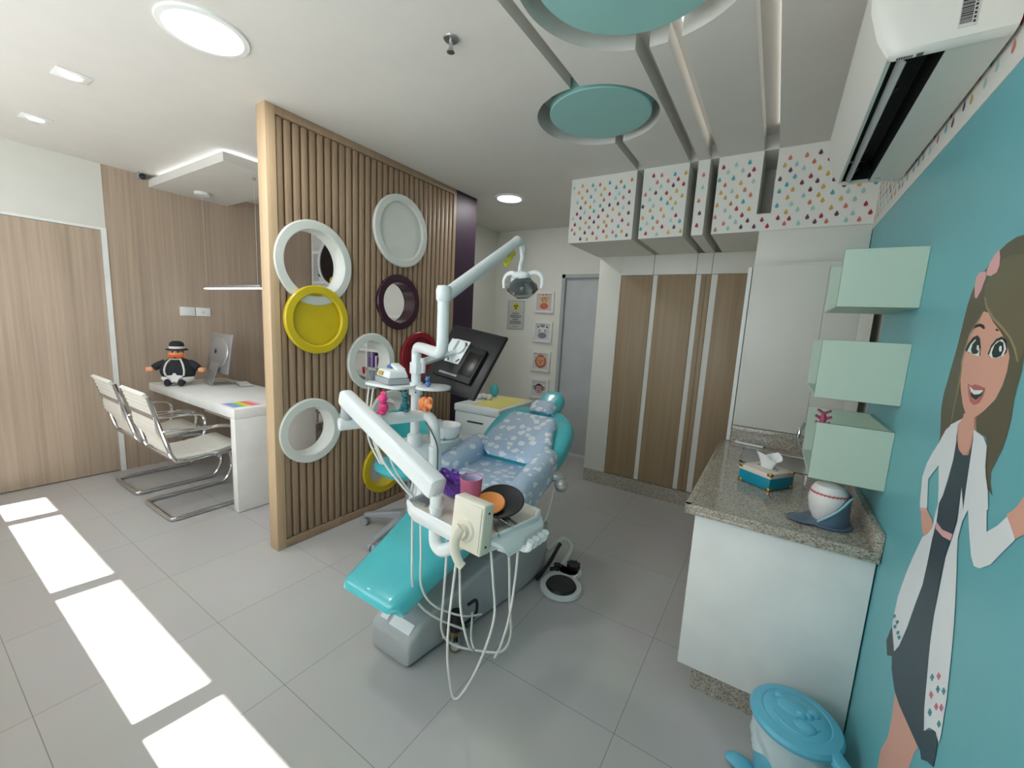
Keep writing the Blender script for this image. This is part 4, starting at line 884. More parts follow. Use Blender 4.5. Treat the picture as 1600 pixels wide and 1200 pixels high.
# right wing with handpiece rests
m = MB(); w_ = [(.16, .165, .80), (.235, .14, .80), (.285, .06, .775), (.295, -.02, .745)]
rg = []
for k in range(9):
    f = k/8; x = .17+.07*math.sin(f*PI/2); z = .806-.05*f*f
    rg.append([tp(x, -.14+.06*f, z), tp(x, .17-.05*f, z), tp(x, .17-.05*f, z-.014), tp(x, -.14+.06*f, z-.014)])
m.loft(rg); part(t, 'side_wing', m, dent)
hm = MB()
for k in range(4):
    y = .10-.03*k; hm.tube([tp(.20, y, .745), tp(.23, y-.005, .738), tp(.262, y-.01, .75), tp(.272, y-.01, .778)], .013, 10)
hm.tube([tp(.18, -.06, .748), tp(.205, -.03, .735), tp(.225, .03, .735), tp(.225, .10, .742)], .013, 10); part(t, 'handpiece_rests', hm, dent)
# film viewer box with hook handle on the front edge
fv = MB(); FR = TR @ rotm(math.radians(-6), 0, 0); FC = tp(.135, -.150, .850); fv.obox(FC, (.135, .05, .165), FR, .006, 3); fv.obox(FC+FR @ Vector((.0, -.026, 0)), (.118, .004, .145), FR, .001); fvo = part(t, 'viewer_box', fv, dentcream)
m = MB(); m.cyl(FC+FR @ Vector((-.002, -.026, -.015)), FC+FR @ Vector((-.002, -.034, -.015)), .042, .036, 36); m.cyl(FC+FR @ Vector((-.002, -.034, -.015)), FC+FR @ Vector((-.002, -.05, -.015)), .023); part(fvo, 'round_boss', m, dentcream)
m = MB(); m.tube([FC+FR @ Vector(p) for p in ((.002, -.05, .002), (-.006, -.056, -.015), (-.012, -.06, -.045), (-.004, -.06, -.08), (.014, -.056, -.108), (.026, -.05, -.118))], (.019, .013), 14, flat=.7); part(fvo, 'hook_handle', m, dentcream)
for z in (.055, -.055):
    m = MB(); m.cyl(FC+FR @ Vector((.0675, .0, z)), FC+FR @ Vector((.069, .0, z)), .004, n=10); part(fvo, 'screw', m, blackp)
# hoses looping to the floor
HP = [
 ([(-.20, -.12, .755), (-.205, -.115, .62), (-.215, -.10, .44), (-.21, -.06, .33), (-.17, .02, .24), (-.12, .12, .16)], .0046),
 ([(-.165, -.11, .755), (-.17, -.10, .60), (-.185, -.08, .44), (-.17, -.02, .33), (-.12, .10, .24), (-.10, .2, .2)], .0045),
 ([(-.03, -.10, .755), (-.05, -.08, .60), (-.10, -.04, .40), (-.145, .0, .22), (-.13, .05, .13), (-.04, .12, .105), (.06, .15, .14), (.11, .14, .25), (.125, .1, .42), (.135, .07, .6), (.13, .05, .755)], .0048),
 ([(.02, -.10, .755), (.03, -.09, .62), (.035, -.08, .45), (.05, -.05, .30), (.02, .02, .21), (-.05, .08, .19), (-.12, .16, .22)], .0045),
 ([(.05, -.12, .755), (.03, -.115, .60), (.005, -.11, .40), (-.015, -.09, .22), (-.01, -.07, .08), (.005, -.065, .045), (.03, -.05, .07), (.075, -.01, .2), (.105, .03, .38), (.10, .02, .55), (.085, -.0, .755)], .0048),
 ([(.20, .03, .74), (.195, .03, .6), (.17, .04, .42), (.125, .06, .27), (.08, .08, .17)], .0046),
]
for pts, r in HP:
    m = MB(); m.tube([tp(*p) for p in pts], r, 10, res=8); part(t, 'instrument_hose', m, rubber)
# things on the tray
o = MB(); rg = []
rr = random.Random(5)
t2 = thing('purple_bag', 'shiny crumpled purple bag standing at the back left of the tray', 'bag', tuple(tp(-.13, .02, .807)))
purf = mat('purple_foil', (104, 56, 170), .3, coat=.4, var=.15, bump=.5, bscale=40)
for k in range(9):
    z = .812+.07*k/8; f = k/8
    rg.append([tp(-.13+(.075+.02*f)*math.cos(a)*(1+.18*math.sin(5*a+k*.7)*f), .03+(.022+.018*f)*math.sin(a)*(1+.25*math.sin(7*a+k)*f), z+.012*f*math.sin(6*a)) for a in [2*PI*q/40 for q in range(40)]])
o.loft(rg, cap=True); part(t2, 'pouch', o, purf)
for k in range(7):
    o = MB(); a = k*.9; o.tube([tp(-.13+.045*math.cos(a), .03+.02*math.sin(a), .875), tp(-.13+.06*math.cos(a), .03+.03*math.sin(a), .895), tp(-.13+.08*math.cos(a+.3), .03+.04*math.sin(a+.3), .898), tp(-.13+.07*math.cos(a+.5), .03+.035*math.sin(a+.5), .882)], .006, 6); part(t2, 'ribbon_curl', o, purf)
pinkc = mat('pink_print_cup', (196, 104, 134), .35, var=.35)
t2 = thing('pink_cup', 'tall pink patterned cup on the tray behind the viewer box', 'cup', tuple(tp(.02, -.04, .807)))
o = MB(); o.lathe([(.030, .8075), (.033, .81), (.0405, .945), (.0385, .945), (.031, .815), (.0, .812)], tp(.02, -.035, 0), (0, 0, 1), 36); part(t2, 'wall', o, pinkc)
o = MB(); o.lathe([(.0383, .943), (.0355, .9), (.034, .87), (.0, .87)], tp(.02, -.035, 0), (0, 0, 1), 36, cap=False); part(t2, 'lining', o, mat('lilac_lining', (184, 176, 204), .4))
t2 = thing('round_bowl', 'black round dish tipped up with an orange dish inside, right of the viewer box', 'bowl', tuple(tp(.12, .0, .807)))
DA = (TR @ Vector((.16, -.30, .94))).normalized(); dc = tp(.125, .01, .872)
o = MB(); o.lathe([(.0, -.014), (.05, -.012), (.082, .0), (.085, .004), (.08, .006), (.05, -.004), (.0, -.006)], dc, DA, 44); part(t2, 'black_dish', o, blackp)
o = MB(); o.lathe([(.0, -.004), (.045, .0), (.056, .008), (.053, .011), (.04, .006), (.0, .004)], dc+TR @ Vector((-.022, -.035, -.008)), DA, 40); part(t2, 'orange_dish', o, mat('orange_plastic', (226, 142, 70), .4))
o = MB(); o.cyl(tp(.135, .02, .809), dc-DA*.016, .02, .016); part(t2, 'stand', o, blackp)
o = MB()
for k in range(6):
    a = rr.uniform(0, 3); p = tp(.14+.035*(k % 2)+rr.uniform(-.01, .01), -.10+.025*k, .811); dd = Vector((math.cos(a), math.sin(a), 0))*.035
    solo('dental_instrument', MB().cyl(p-dd, p+dd, .003, n=8), steel, 'small steel dental instrument lying on the right of the tray', 'instrument', tuple(p), 'loose instruments on the tray')
t2 = thing('plastic_tray', 'shallow clear plastic box at the left end of the tray', 'box', tuple(tp(-.18, -.06, .807)))
o = MB(); o.obox(tp(-.17, -.07, .813), (.08, .09, .012), TR, .002); part(t2, 'box', o, gl2)
o = MB(); o.ell(tp(-.06, -.12, .814), (.012, .010, .007), n=8); solo('cotton_roll', o, mat('pale_yellow', (226, 224, 140), .6), 'tiny pale yellow cap lying on the tray left of the viewer box', 'cap', tuple(tp(-.06, -.12, .807)))
# valve block at the chair base
t = thing('valve_block', 'black and brass water valve beside the dental chair base', 'valve', (-1.05, 1.33, 0))
o = MB(); o.cyl((-1.075, 1.33, .002), (-1.075, 1.33, .10), .024); part(t, 'brass_body', o, mat('brass', (170, 150, 110), .3, .8))
o = MB(); o.cyl((-1.08, 1.34, .10), (-1.08, 1.34, .185), .028); o.cyl((-1.105, 1.30, .13), (-1.03, 1.36, .13), .014); o.tube([(-1.05, 1.36, .12), (-1.03, 1.42, .15), (-1.06, 1.46, .18), (-1.08, 1.42, .17)], .008, 8); part(t, 'black_fitting', o, blackp)
for a_, b_, r_ in (((-1.052, 1.305, .075), (-1.03, 1.278, .075), .02), ((-1.095, 1.31, .07), (-1.12, 1.29, .07), .010)):
    o = MB(); o.cyl(a_, b_, r_); part(t, 'chrome_knob', o, chrome)
# chrome-backed hand holder at the right armrest
t = thing('assistant_holder', 'clear plastic-wrapped holder sticking out right of the dental chair armrest', 'holder', (-.99, 2.11, .6))
o = MB(); o.ell((-.985, 2.10, .635), (.055, .045, .028), rotm(0, math.radians(12), .4), 12, .8); o.ell((-.94, 2.07, .60), (.04, .035, .04), n=10); part(t, 'wrapped_head', o, mat('wrapped_steel', (190, 192, 190), .15, .6, coat=.8, bump=.6, bscale=50))
o = MB(); o.cyl((-1.035, 2.14, .60), (-.97, 2.10, .62), .016); part(t, 'stem', o, blackp)
o = MB(); o.tube([(-.965, 2.05, .60), (-.975, 2.0, .45), (-1.0, 1.98, .36)], .004, 8); part(t, 'cord', o, rubber)
# ------------------------------------------------------------------ stool
SX_, SY_ = -2.05, 1.97
stool = t = thing('dentist_stool', 'turquoise dentist stool on a grey castor base in front of the yellow ring', 'stool', (SX_, SY_, 0))
m = MB(); m.loft([rrect((SX_-.03, SY_-.02, z), (1, 0, 0), (0, 1, 0), w, w*.95, w*.42, 8) for z, w in ((.435, .30), (.445, .37), (.475, .41), (.50, .405), (.515, .37), (.52, .30))]); part(t, 'seat', m, tealv)
m = MB(); m.cyl((SX_, SY_, .10), (SX_, SY_, .28), .03); m.cyl((SX_, SY_, .27), (SX_, SY_, .44), .018); m.box(SX_-.1, SY_-.1, .41, SX_+.1, SY_+.1, .437, .01); part(t, 'gas_column', m, greyp)
for k in range(5):
    a = math.radians(203)+2*PI*k/5; e = Vector((SX_+.34*math.cos(a), SY_+.34*math.sin(a), .075)); c = Vector((SX_, SY_, .125))
    d = (e-c).normalized(); sd = d.cross(Vector((0, 0, 1))).normalized(); up_ = sd.cross(d)
    m = MB(); m.loft([rrect(c+(e-c)*f, sd, up_, w, h, .012) for f, w, h in ((.05, .07, .07), (.4, .06, .055), (.9, .045, .036), (1.0, .042, .03))]); lg = part(t, 'leg', m, greyp)
    o = MB()
    for s_ in (-1, 1): o.cyl(e+sd*s_*.008+Vector((0, 0, -.047)), e+sd*s_*.026+Vector((0, 0, -.047)), .0275, n=20)
    o.cyl(e+Vector((0, 0, -.045)), e+Vector((0, 0, 0)), .012); part(lg, 'castor', o, greyp)
m = MB(); bc0 = Vector((SX_-.17, SY_+.13, .70)); th = math.radians(35)
rg = []
for z, w in ((.60, .26), (.61, .33), (.66, .38), (.74, .38), (.80, .34), (.82, .26)):
    o_ = []
    for sy, sgn in ((0, 1), (1, -1)):
        for k in range(13):
            f = (k/12-.5)*sgn; ang = th+f*w*3.1+PI*.5+math.radians(15)
            R_ = .27+(.045 if sy else 0)
            o_.append(Vector((SX_+R_*math.cos(ang), SY_+R_*math.sin(ang), z)))
    rg.append(o_)
m.loft(rg); part(t, 'backrest', m, tealv2)
m = MB(); ang = th+PI*.5+math.radians(15); m.tube([(SX_+.05*math.cos(ang), SY_+.05*math.sin(ang), .43), (SX_+.26*math.cos(ang), SY_+.26*math.sin(ang), .42), (SX_+.33*math.cos(ang), SY_+.33*math.sin(ang), .5), (SX_+.325*math.cos(ang), SY_+.325*math.sin(ang), .66)], .014, 10); part(t, 'back_bar', m, greyp)
# ------------------------------------------------------------------ mobile cabinet
uu = Vector((math.cos(math.radians(3)), math.sin(math.radians(3)), 0)); vv = Vector((-uu.y, uu.x, 0)); W, Dp = .465, .63
CR = Matrix((uu, vv, Vector((0, 0, 1)))).transposed(); cc = Vector((-2.297, 2.70, 0))+uu*W/2+vv*Dp/2
t = thing('mobile_cabinet', 'white mobile drawer cabinet with yellow top inlay behind the dental chair', 'cabinet', tuple(cc))
ct = .80
m = MB(); m.obox(cc+Vector((0, 0, .40)), (W-.02, Dp-.02, .66), CR, .01); part(t, 'carcass', m, dent)
m = MB(); m.obox(cc+Vector((0, 0, ct-.035)), (W, Dp, .07), CR, .018, 3); part(t, 'top', m, dent)
m = MB(); m.obox(cc+Vector((0, 0, ct+.001))+uu*.06, (W-.18, Dp-.10, .004), CR); part(t, 'yellow_mat', m, mat('yellow_mat', (226, 214, 120), .5))
for k, (z, h) in enumerate(((.61, .16), (.43, .17), (.24, .19))):
    m = MB(); m.obox(cc-vv*(Dp/2-.012)+Vector((0, 0, z)), (W-.05, .012, h-.01), CR, .004); dr = part(t, 'drawer', m, dent)
    o = MB(); o.obox(cc-vv*(Dp/2-.004)+Vector((0, 0, z+h/2-.03)), (.16, .014, .012), CR, .003); part(dr, 'handle', o, blackp)
for sx in (-1, 1):
    for sy in (-1, 1):
        p = cc+uu*sx*(W/2-.06)+vv*sy*(Dp/2-.06); o = MB(); o.cyl(p+uu*-.012+Vector((0, 0, .031)), p+uu*.012+Vector((0, 0, .031)), .03); o.cyl(p+Vector((0, 0, .03)), p+Vector((0, 0, .09)), .012); part(t, 'castor', o, greyp)
p = cc-uu*.12-vv*.0+Vector((0, 0, ct))
o = MB()
for k in range(5): o.ell(p+Vector((.03*k-.06, .02*(k % 2), .022+.006*(k % 3))), (.035, .03, .022), rotm(0, .3*k, .5*k), 8)
solo('crumpled_cloth', o, mat('cloth_pale', (206, 210, 198), .8), 'crumpled pale cloth on the mobile cabinet below the monitor', 'cloth', tuple(p))
p = cc-uu*.14+vv*.2+Vector((0, 0, ct))
o = MB(); o.ell(p+Vector((0, 0, .06)), (.045, .035, .06), n=12); solo('teal_cushion', o, tealv2, 'rounded teal cushion standing on the mobile cabinet behind the monitor', 'cushion', tuple(p))
# ------------------------------------------------------------------ pictures and sign on the far wall
frw = mat('picture_frame_white', (226, 224, 218), .5, var=0)
def fell(mb, cx_, cz, rx, rz, layer, n=20):
    mb.poly([(cx_+rx*math.cos(2*PI*k/n), 4.382-.0008*layer, cz+rz*math.sin(2*PI*k/n)) for k in range(n)])
def picture(z, kind, label):
    x0, x1 = -2.505, -2.247; cxx = (x0+x1)/2; s_ = .125
    t = thing('picture_frame', label, 'picture', (cxx, 4.4, z), 0, 'animal pictures on the far wall')
    o = MB(); w = .03
    for a in ((x0, z-s_, x0+w, z+s_), (x1-w, z-s_, x1, z+s_), (x0+w, z-s_, x1-w, z-s_+w), (x0+w, z+s_-w, x1-w, z+s_)): o.box(a[0], 4.372, a[1], a[2], 4.3995, a[3], .003)
    part(t, 'frame', o, frw)
    M_ = [mat('print_ground_'+str(kind), [(206, 190, 184), (206, 208, 212), (206, 200, 196), (206, 206, 208)][kind], .6, var=0)]+[mat('pr_%d_%d' % (kind, i), c, .6, var=0) for i, c in enumerate([[(214, 176, 124), (200, 104, 82), (120, 74, 50)], [(224, 224, 226), (130, 130, 136), (46, 46, 52)], [(186, 94, 70), (206, 158, 120), (60, 40, 36)], [(70, 52, 64), (200, 160, 160), (40, 30, 36)]][kind])]
    p = MB(); p.mi = 0; p.box(x0+w, 4.383, z-s_+w, x1-w, 4.398, z+s_-w)
    c = cxx
    if kind == 0:
        p.mi = 1; fell(p, c, z+.015, .042, .05, 1); fell(p, c-.052, z+.045, .02, .01, 1); fell(p, c+.052, z+.045, .02, .01, 1); fell(p, c-.02, z+.07, .007, .022, 1); fell(p, c+.02, z+.07, .007, .022, 1)
        p.mi = 2; fell(p, c, z-.045, .056, .036, 2)
        p.mi = 3; [fell(p, c+dx, z+dz, .007, .008, 3) for dx, dz in ((-.022, .02), (.022, .02), (-.02, .09), (.02, .09), (0, .045), (-.03, .045), (.03, .045))]
    elif kind == 1:
        p.mi = 1; fell(p, c, z+.01, .05, .065, 1); p.mi = 2; fell(p, c, z-.042, .058, .036, 2)
        p.mi = 3; [fell(p, c+dx, z+dz, rx, rz, 3) for dx, dz, rx, rz in ((-.018, .07, .006, .018), (0, .07, .006, .02), (.018, .07, .006, .018), (-.035, .02, .012, .006), (.035, .02, .012, .006), (-.04, .0, .014, .005), (.04, .0, .014, .005), (-.06, .06, .014, .008), (.06, .06, .014, .008))]
    elif kind == 2:
        p.mi = 1
        for k in range(12): fell(p, c+.058*math.cos(k*PI/6), z+.062*math.sin(k*PI/6), .022, .022, 1+.1*k, 12)
        p.mi = 2; fell(p, c, z, .055, .056, 3); fell(p, c-.045, z+.05, .015, .015, 3.1); fell(p, c+.045, z+.05, .015, .015, 3.2)
        p.mi = 3; fell(p, c-.02, z+.008, .006, .007, 4); fell(p, c+.02, z+.008, .006, .007, 4); fell(p, c, z-.015, .01, .007, 4)
    else:
        p.mi = 1; fell(p, c, z+.005, .056, .062, 1); fell(p, c-.06, z+.015, .02, .022, 1.1); fell(p, c+.06, z+.015, .02, .022, 1.2)
        p.mi = 2; fell(p, c, z-.016, .046, .038, 2); fell(p, c-.018, z+.018, .022, .024, 2.1); fell(p, c+.018, z+.018, .022, .024, 2.2); fell(p, c-.06, z+.015, .011, .013, 2); fell(p, c+.06, z+.015, .011, .013, 2)
        p.mi = 3; fell(p, c-.017, z+.012, .006, .007, 3); fell(p, c+.017, z+.012, .006, .007, 3); fell(p, c, z-.022, .012, .005, 3)
    part(t, 'print', p, M_)
picture(1.78, 0, 'framed giraffe face print, topmost of four on the far wall')
picture(1.43, 1, 'framed grey zebra face print, second from top on the far wall')
picture(1.075, 2, 'framed lion face print, third from top on the far wall')
picture(.735, 3, 'framed monkey face print, lowest of four on the far wall')
t = thing('warning_sign', 'clear radiation warning sign with yellow diamond on the far wall', 'sign', (-2.77, 4.4, 1.62))
o = MB(); o.box(-2.893, 4.391, 1.445, -2.655, 4.3995, 1.795, .002); part(t, 'plate', o, mat('acrylic_plate', (196, 198, 194), .25, var=0))
o = MB()
for a in ((-2.893, 1.445, -2.887, 1.795), (-2.661, 1.445, -2.655, 1.795), (-2.887, 1.789, -2.661, 1.795), (-2.887, 1.445, -2.661, 1.451), (-2.887, 1.652, -2.661, 1.655)): o.box(a[0], 4.3895, a[1], a[2], 4.3912, a[3])
part(t, 'border', o, mat('border_grey', (150, 152, 150), .4, var=0))
c = Vector((-2.775, 4.3902, 1.722))
o = MB(); o.prism([c+Vector((0, 0, .062)), c+Vector((.056, 0, 0)), c+Vector((0, 0, -.062)), c+Vector((-.056, 0, 0))], (0, -.001, 0)); part(t, 'diamond', o, mat('warning_yellow', (212, 196, 60), .5, var=0))
o = MB()
for k in range(3):
    a0_ = PI/2+PI/3+2*PI*k/3-PI/6-PI/3+PI/3
    pts = [c+Vector((r_*math.cos(a0_+PI/3*f), -.0018, r_*math.sin(a0_+PI/3*f))) for r_, f in [(.010, 0), (.03, 0), (.03, .33), (.03, .67), (.03, 1), (.010, 1), (.010, .5)]]
    o.poly(pts)
o.poly([c+Vector((.006*math.cos(2*PI*k/12), -.0019, .006*math.sin(2*PI*k/12))) for k in range(12)]); part(t, 'trefoil', o, mat('ink_black', (40, 40, 40), .6, var=0))
o = MB()
for z, w, h in ((1.638, .05, .011), (1.617, .085, .006), (1.606, .082, .006), (1.595, .085, .006), (1.584, .06, .006), (1.564, .04, .011), (1.545, .085, .006), (1.534, .08, .006), (1.523, .085, .006), (1.512, .082, .006), (1.475, .04, .005)):
    x = -2.775-w; 
    while x < -2.775+w:
        l = rr.uniform(.008, .022); o.box(x, 4.3895, z-h/2, min(x+l, -2.775+w), 4.3912, z+h/2); x += l+.004
part(t, 'text_lines', o, mat('ink_grey', (84, 86, 84), .6, var=0))
# ------------------------------------------------------------------ wardrobe
t = thing('wardrobe', 'built-in wardrobe with oak door panels and white strips under the bulkhead', 'wardrobe', (-.83, 3.9, 0))
cream = mat('cabinet_white', (218, 217, 208), .4, var=.015)
m = MB(); m.box(-1.46, 3.75, .13, -.2, 4.39, SZ0-.001); m.box(-1.46, 3.73, .13, -1.249, 3.75, SZ0-.001, .002); m.box(-1.249, 3.73, 1.99, -.2, 3.75, SZ0-.001, .001); part(t, 'carcass', m, cream)
for x0, x1 in ((-1.247, -.968), (-.927, -.621), (-.579, -.542), (-.540, -.506), (-.456, -.21)):
    m = MB(); m.box(x0, 3.733, .135, x1, 3.75, 1.987, .001); part(t, 'oak_door_panel', m, oakw)
for x0, x1 in ((-.966, -.929), (-.619, -.581), (-.504, -.458)):
    m = MB(); m.box(x0, 3.738, .135, x1, 3.75, 1.987); part(t, 'white_strip', m, cream)
m = MB()
for x in (-.968, -.622, -.506): m.box(x-.002, 3.729, 1.99, x+.002, 3.7299, SZ0-.002)
part(t, 'panel_joints', m, mat('joint_shadow', (96, 94, 88), .7, var=0))
m = MB(); m.box(-1.46, 3.735, 0, -.2, 3.8, .128); part(t, 'granite_plinth', m, granm)
# cabinet wall over the sink
t = thing('wall_cabinet', 'shallow white cupboard under the droplet bulkhead, above the tall white panel', 'cabinet', (.1, 3.4, 1.95))
m = MB(); m.box(-.173, 3.06, 1.955, .372, 3.72, SZ0-.001, .001); part(t, 'front', m, cream)
t = thing('white_panel', 'tall plain white panel behind the sink above the granite upstand', 'panel', (.1, 3.0, .94))
m = MB(); m.box(-.172, 2.97, .935, .372, 2.99, 1.93, .002); part(t, 'door', m, cream)
m = MB(); m.box(.3721, 2.97, .935, .43, 2.99, 1.79, .001); part(t, 'edge_panel', m, cream)
m = MB(); m.box(-.198, 2.965, .83, -.176, 3.72, 1.925, .001); part(t, 'side_frame', m, white)
m = MB(); m.box(-.172, 2.995, .83, .372, 3.05, 1.95); part(t, 'backing', m, cream)
m = MB(); m.box(.205, 2.9692, .94, .2065, 2.9701, 1.925); part(t, 'joint', m, MATS['joint_shadow'])
# ------------------------------------------------------------------ base cabinet, granite top, sink
t = thing('base_cabinet', 'white base cabinet under the granite worktop', 'cabinet', (.09, 2.3, 0))
m = MB(); m.box(-.172, 1.758, .112, .37, 2.96, .795, .001); m.box(-.19, 1.742, .112, .37, 1.7575, .7955, .001); part(t, 'carcass', m, white)
for y0, y1 in ((1.76, 2.15), (2.155, 2.55), (2.555, 2.95)):
    m = MB(); m.box(-.19, y0, .115, -.173, y1, .79, .002); dr = part(t, 'door', m, white)
    o = MB(); o.box(-.205, y1-.06, .66, -.1905, y1-.05, .76, .002); part(dr, 'handle', o, blackp)
m = MB(); m.box(-.134, 1.768, 0, .37, 2.96, .1115); part(t, 'granite_plinth', m, granm)
t = thing('granite_worktop', 'speckled grey granite worktop with upstand along the blue wall', 'worktop', (.08, 2.3, .8))
SKX0, SKX1, SKY0, SKY1 = -.09, .25, 2.50, 2.84
m = MB()
for a in ((-.226, 1.712, SKX0, 2.968), (SKX1, 1.712, .372, 2.968), (SKX0, 1.712, SKX1, SKY0), (SKX0, SKY1, SKX1, 2.968)): m.box(a[0], a[1], .796, a[2], a[3], .826)
m.box(-.228, 1.710, .788, -.205, 2.968, .8265, .003); m.box(-.228, 1.710, .788, .372, 1.735, .8265, .003); part(t, 'slab', m, granm)
m = MB(); m.box(.350, 1.712, .8262, .374, 2.40, .892, .002); part(t, 'wall_upstand', m, granm)
m = MB(); m.box(-.172, 2.945, .8262, .455, 2.968, .933, .002); part(t, 'back_upstand', m, granm)
t = thing('sink', 'inset steel sink in the granite worktop, mostly hidden by the tissue box', 'sink', (.08, 2.67, .7))
m = MB(); m.loft([rrect((.08, 2.67, z), (1, 0, 0), (0, 1, 0), w, d, .05) for z, w, d in ((.826, .335, .335), (.829, .34, .34), (.829, .33, .33), (.81, .315, .315), (.68, .30, .30), (.675, .10, .10))]); part(t, 'basin', m, steel)
m = MB(); m.lathe([(.025, .676), (.02, .679)], (.08, 2.67, 0), (0, 0, 1), 20); part(t, 'drain', m, chrome)
t = thing('faucet', 'chrome swan-neck faucet partly hidden behind the lowest mint box', 'faucet', (.235, 2.88, .827))
m = MB(); m.tube([(.245, 2.88, .83), (.245, 2.88, .98), (.24, 2.86, 1.04), (.225, 2.81, 1.068), (.195, 2.75, 1.06), (.172, 2.715, 1.015), (.168, 2.705, .985)], .0115, 14); m.cyl((.245, 2.88, .8275), (.245, 2.88, .85), .024); m.cyl((.168, 2.705, .968), (.168, 2.705, .992), .015); part(t, 'spout', m, chrome)
m = MB(); m.cyl((.245, 2.88, .87), (.30, 2.86, .895), .008); part(t, 'lever', m, chrome)
o = MB(); o.obox((-.065, 2.925, .834), (.16, .022, .014), rotm(0, 0, math.radians(-11)), .004); solo('squeegee', o, dent, 'slim white bar lying at the back left of the worktop', 'bar', (-.065, 2.925, .8265))
# tissue box
BQ = math.radians(-36)
t = thing('tissue_box', 'turquoise tissue box with white lid and gold corners on the worktop', 'tissue box', (.035, 2.20, .8265), BQ)
w, d_, h = .155, .155, .085
m = MB(); m.box(-w/2, -d_/2, .004, w/2, d_/2, .055, .001); part(t, 'body', m, mat('turquoise_lacquer', (8, 140, 164), .3, var=.03), local=True)
m = MB(); m.box(-w/2-.001, -d_/2-.001, .0555, w/2+.001, d_/2+.001, .078, .002); part(t, 'lid', m, mat('lid_white', (226, 214, 204), .35, var=.02), local=True)
gold = mat('gold', (212, 172, 90), .2, 1.0, var=0)
for sx in (-1, 1):
    for sy in (-1, 1):
        m = MB(); m.obox((sx*(w/2-.008), sy*(d_/2-.008), .0072), (.02, .02, .014), None, .002); part(t, 'foot_corner', m, gold, local=True)
        m = MB(); m.obox((sx*(w/2-.007), sy*(d_/2-.007), .073), (.019, .019, .013), None, .002); part(t, 'lid_corner', m, gold, local=True)
m = MB(); m.tube([(.045*math.cos(2*PI*k/24), .032*math.sin(2*PI*k/24), .079) for k in range(24)], .004, 6, sm=False, closed=True); part(t, 'opening_ring', m, mat('bead_grey', (190, 186, 180), .4), local=True)
m = MB(); rg = []
for k in range(8):
    f = k/7
    rg.append([Vector(((.028+.02*f)*math.cos(a)*(1+.3*f*math.sin(3*a+1)), (.014+.02*f)*math.sin(a)*(1+.4*f*math.sin(2*a)), .078+.075*f+.015*f*math.sin(2*a+.5)-.035*f*f*math.cos(a)**2)) for a in [2*PI*q/32 for q in range(32)]])
m.loft(rg, cap=False); part(t, 'tissue', m, mat('tissue_white', (238, 238, 236), .8, var=0), local=True)
# baseball-and-cap ornament
O = (.235, 1.885, .8265)
t = thing('baseball_ornament', 'ceramic baseball and blue cap ornament on the worktop by the blue wall', 'ornament', O)
capb = mat('cap_blue', (84, 106, 128), .3, coat=.3)
m = MB(); m.lathe([(.03, .006), (.040, .012), (.054, .045), (.062, .085), (.058, .120), (.045, .144), (.02, .156), (0, .158)], (0, 0, 0), (0, 0, 1), 36); bb = part(t, 'ball', m, mat('ceramic_ball', (226, 222, 220), .2, var=.02), local=True)
m = MB(); m.tube([(.0592*math.cos(a), .0592*math.sin(a), .1175) for a in [2*PI*k/40 for k in range(40)]], .0028, 6, sm=False, closed=True)
for k in range(30):
    a = 2*PI*k/30; m.tube([(.0585*math.cos(a), .0585*math.sin(a), .1165-.006), (.0585*math.cos(a+.05), .0585*math.sin(a+.05), .1165+.006)], .0012, 5, sm=False)
part(bb, 'red_stitching', m, mat('stitch_red', (200, 90, 100), .5), local=True)
m = MB(); rg = []
for k in range(10):
    f = k/9; z = .004+.112*f
    rg.append([Vector(((.072-.004*f)*math.cos(a), (.072-.004*f)*math.sin(a), z if 1 else 0)) for a in [math.radians(-112+227*q/20) for q in range(21)]]+[Vector((.062*math.cos(a), .062*math.sin(a), z)) for a in [math.radians(115-227*q/20) for q in range(21)]])
rg2 = []
for r_ in rg:
    rg2.append([Vector((p.x, p.y, .004+(p.z-.004)*(.12+.88*min(1, max(0, (math.degrees(math.atan2(p.y, p.x))+112)/75))))) for p in r_])
m.loft(rg2); cp = part(t, 'cap', m, capb, local=True)
m = MB(); pts = []
for q in range(21):
    a = math.radians(-112+227*q/20); k = (.12+.88*min(1, max(0, (math.degrees(a)+112)/75))); pts.append(((.0735-.003*k)*math.cos(a), (.0735-.003*k)*math.sin(a), .004+.112*k))
m.tube(pts, .004, 6, sm=False); part(cp, 'piping', m, mat('piping_aqua', (150, 196, 204), .4), local=True)
m = MB(); m.lathe([(.0, .001), (.078, .001), (.082, .006), (.078, .01), (0, .011)], (.004, -.004, 0), (0, 0, 1), 36); m.ell((-.062, -.035, .007), (.062, .05, .007), rotm(0, 0, math.radians(25)), 12); part(cp, 'brim', m, capb, local=True)
# mint wall boxes
def wall_box(x0, z0, z1, label):
    y0, y1, x1, th = 1.836, 2.262, .3745, .012
    t = thing('wall_box', label, 'shelf', ((x0+x1)/2, 2.05, z0), 0, 'mint wall boxes')
    for nm, b in (('near_panel', (x0, y0, z0, x1, y0+th, z1)), ('far_panel', (x0, y1-th, z0, x1, y1, z1)), ('bottom_panel', (x0, y0+th, z0, x1, y1-th, z0+th)), ('back_panel', (x1-th, y0+th, z0+th, x1, y1-th, z1))):
        m = MB(); m.box(*b, .0008, 1); pn = part(t, nm, m, mint)
        if nm == 'near_panel':
            o = MB(); e = .0006; o.box(x0-e, y0+.0015, z0-e, x0+.002, y0+th-.001, z1+e); o.box(x0+.002, y0+.0015, z1-.002, x1-.001, y0+th-.001, z1+e); o.box(x0+.002, y0+.0015, z0-e, x1-.001, y0+th-.001, z0+.002)
            part(pn, 'edge_band', o, mat('mint_edge', (96, 128, 116), .5))
    return t
wall_box(.162, 1.622, 1.815, 'mint green wall box, topmost of three on the blue wall')
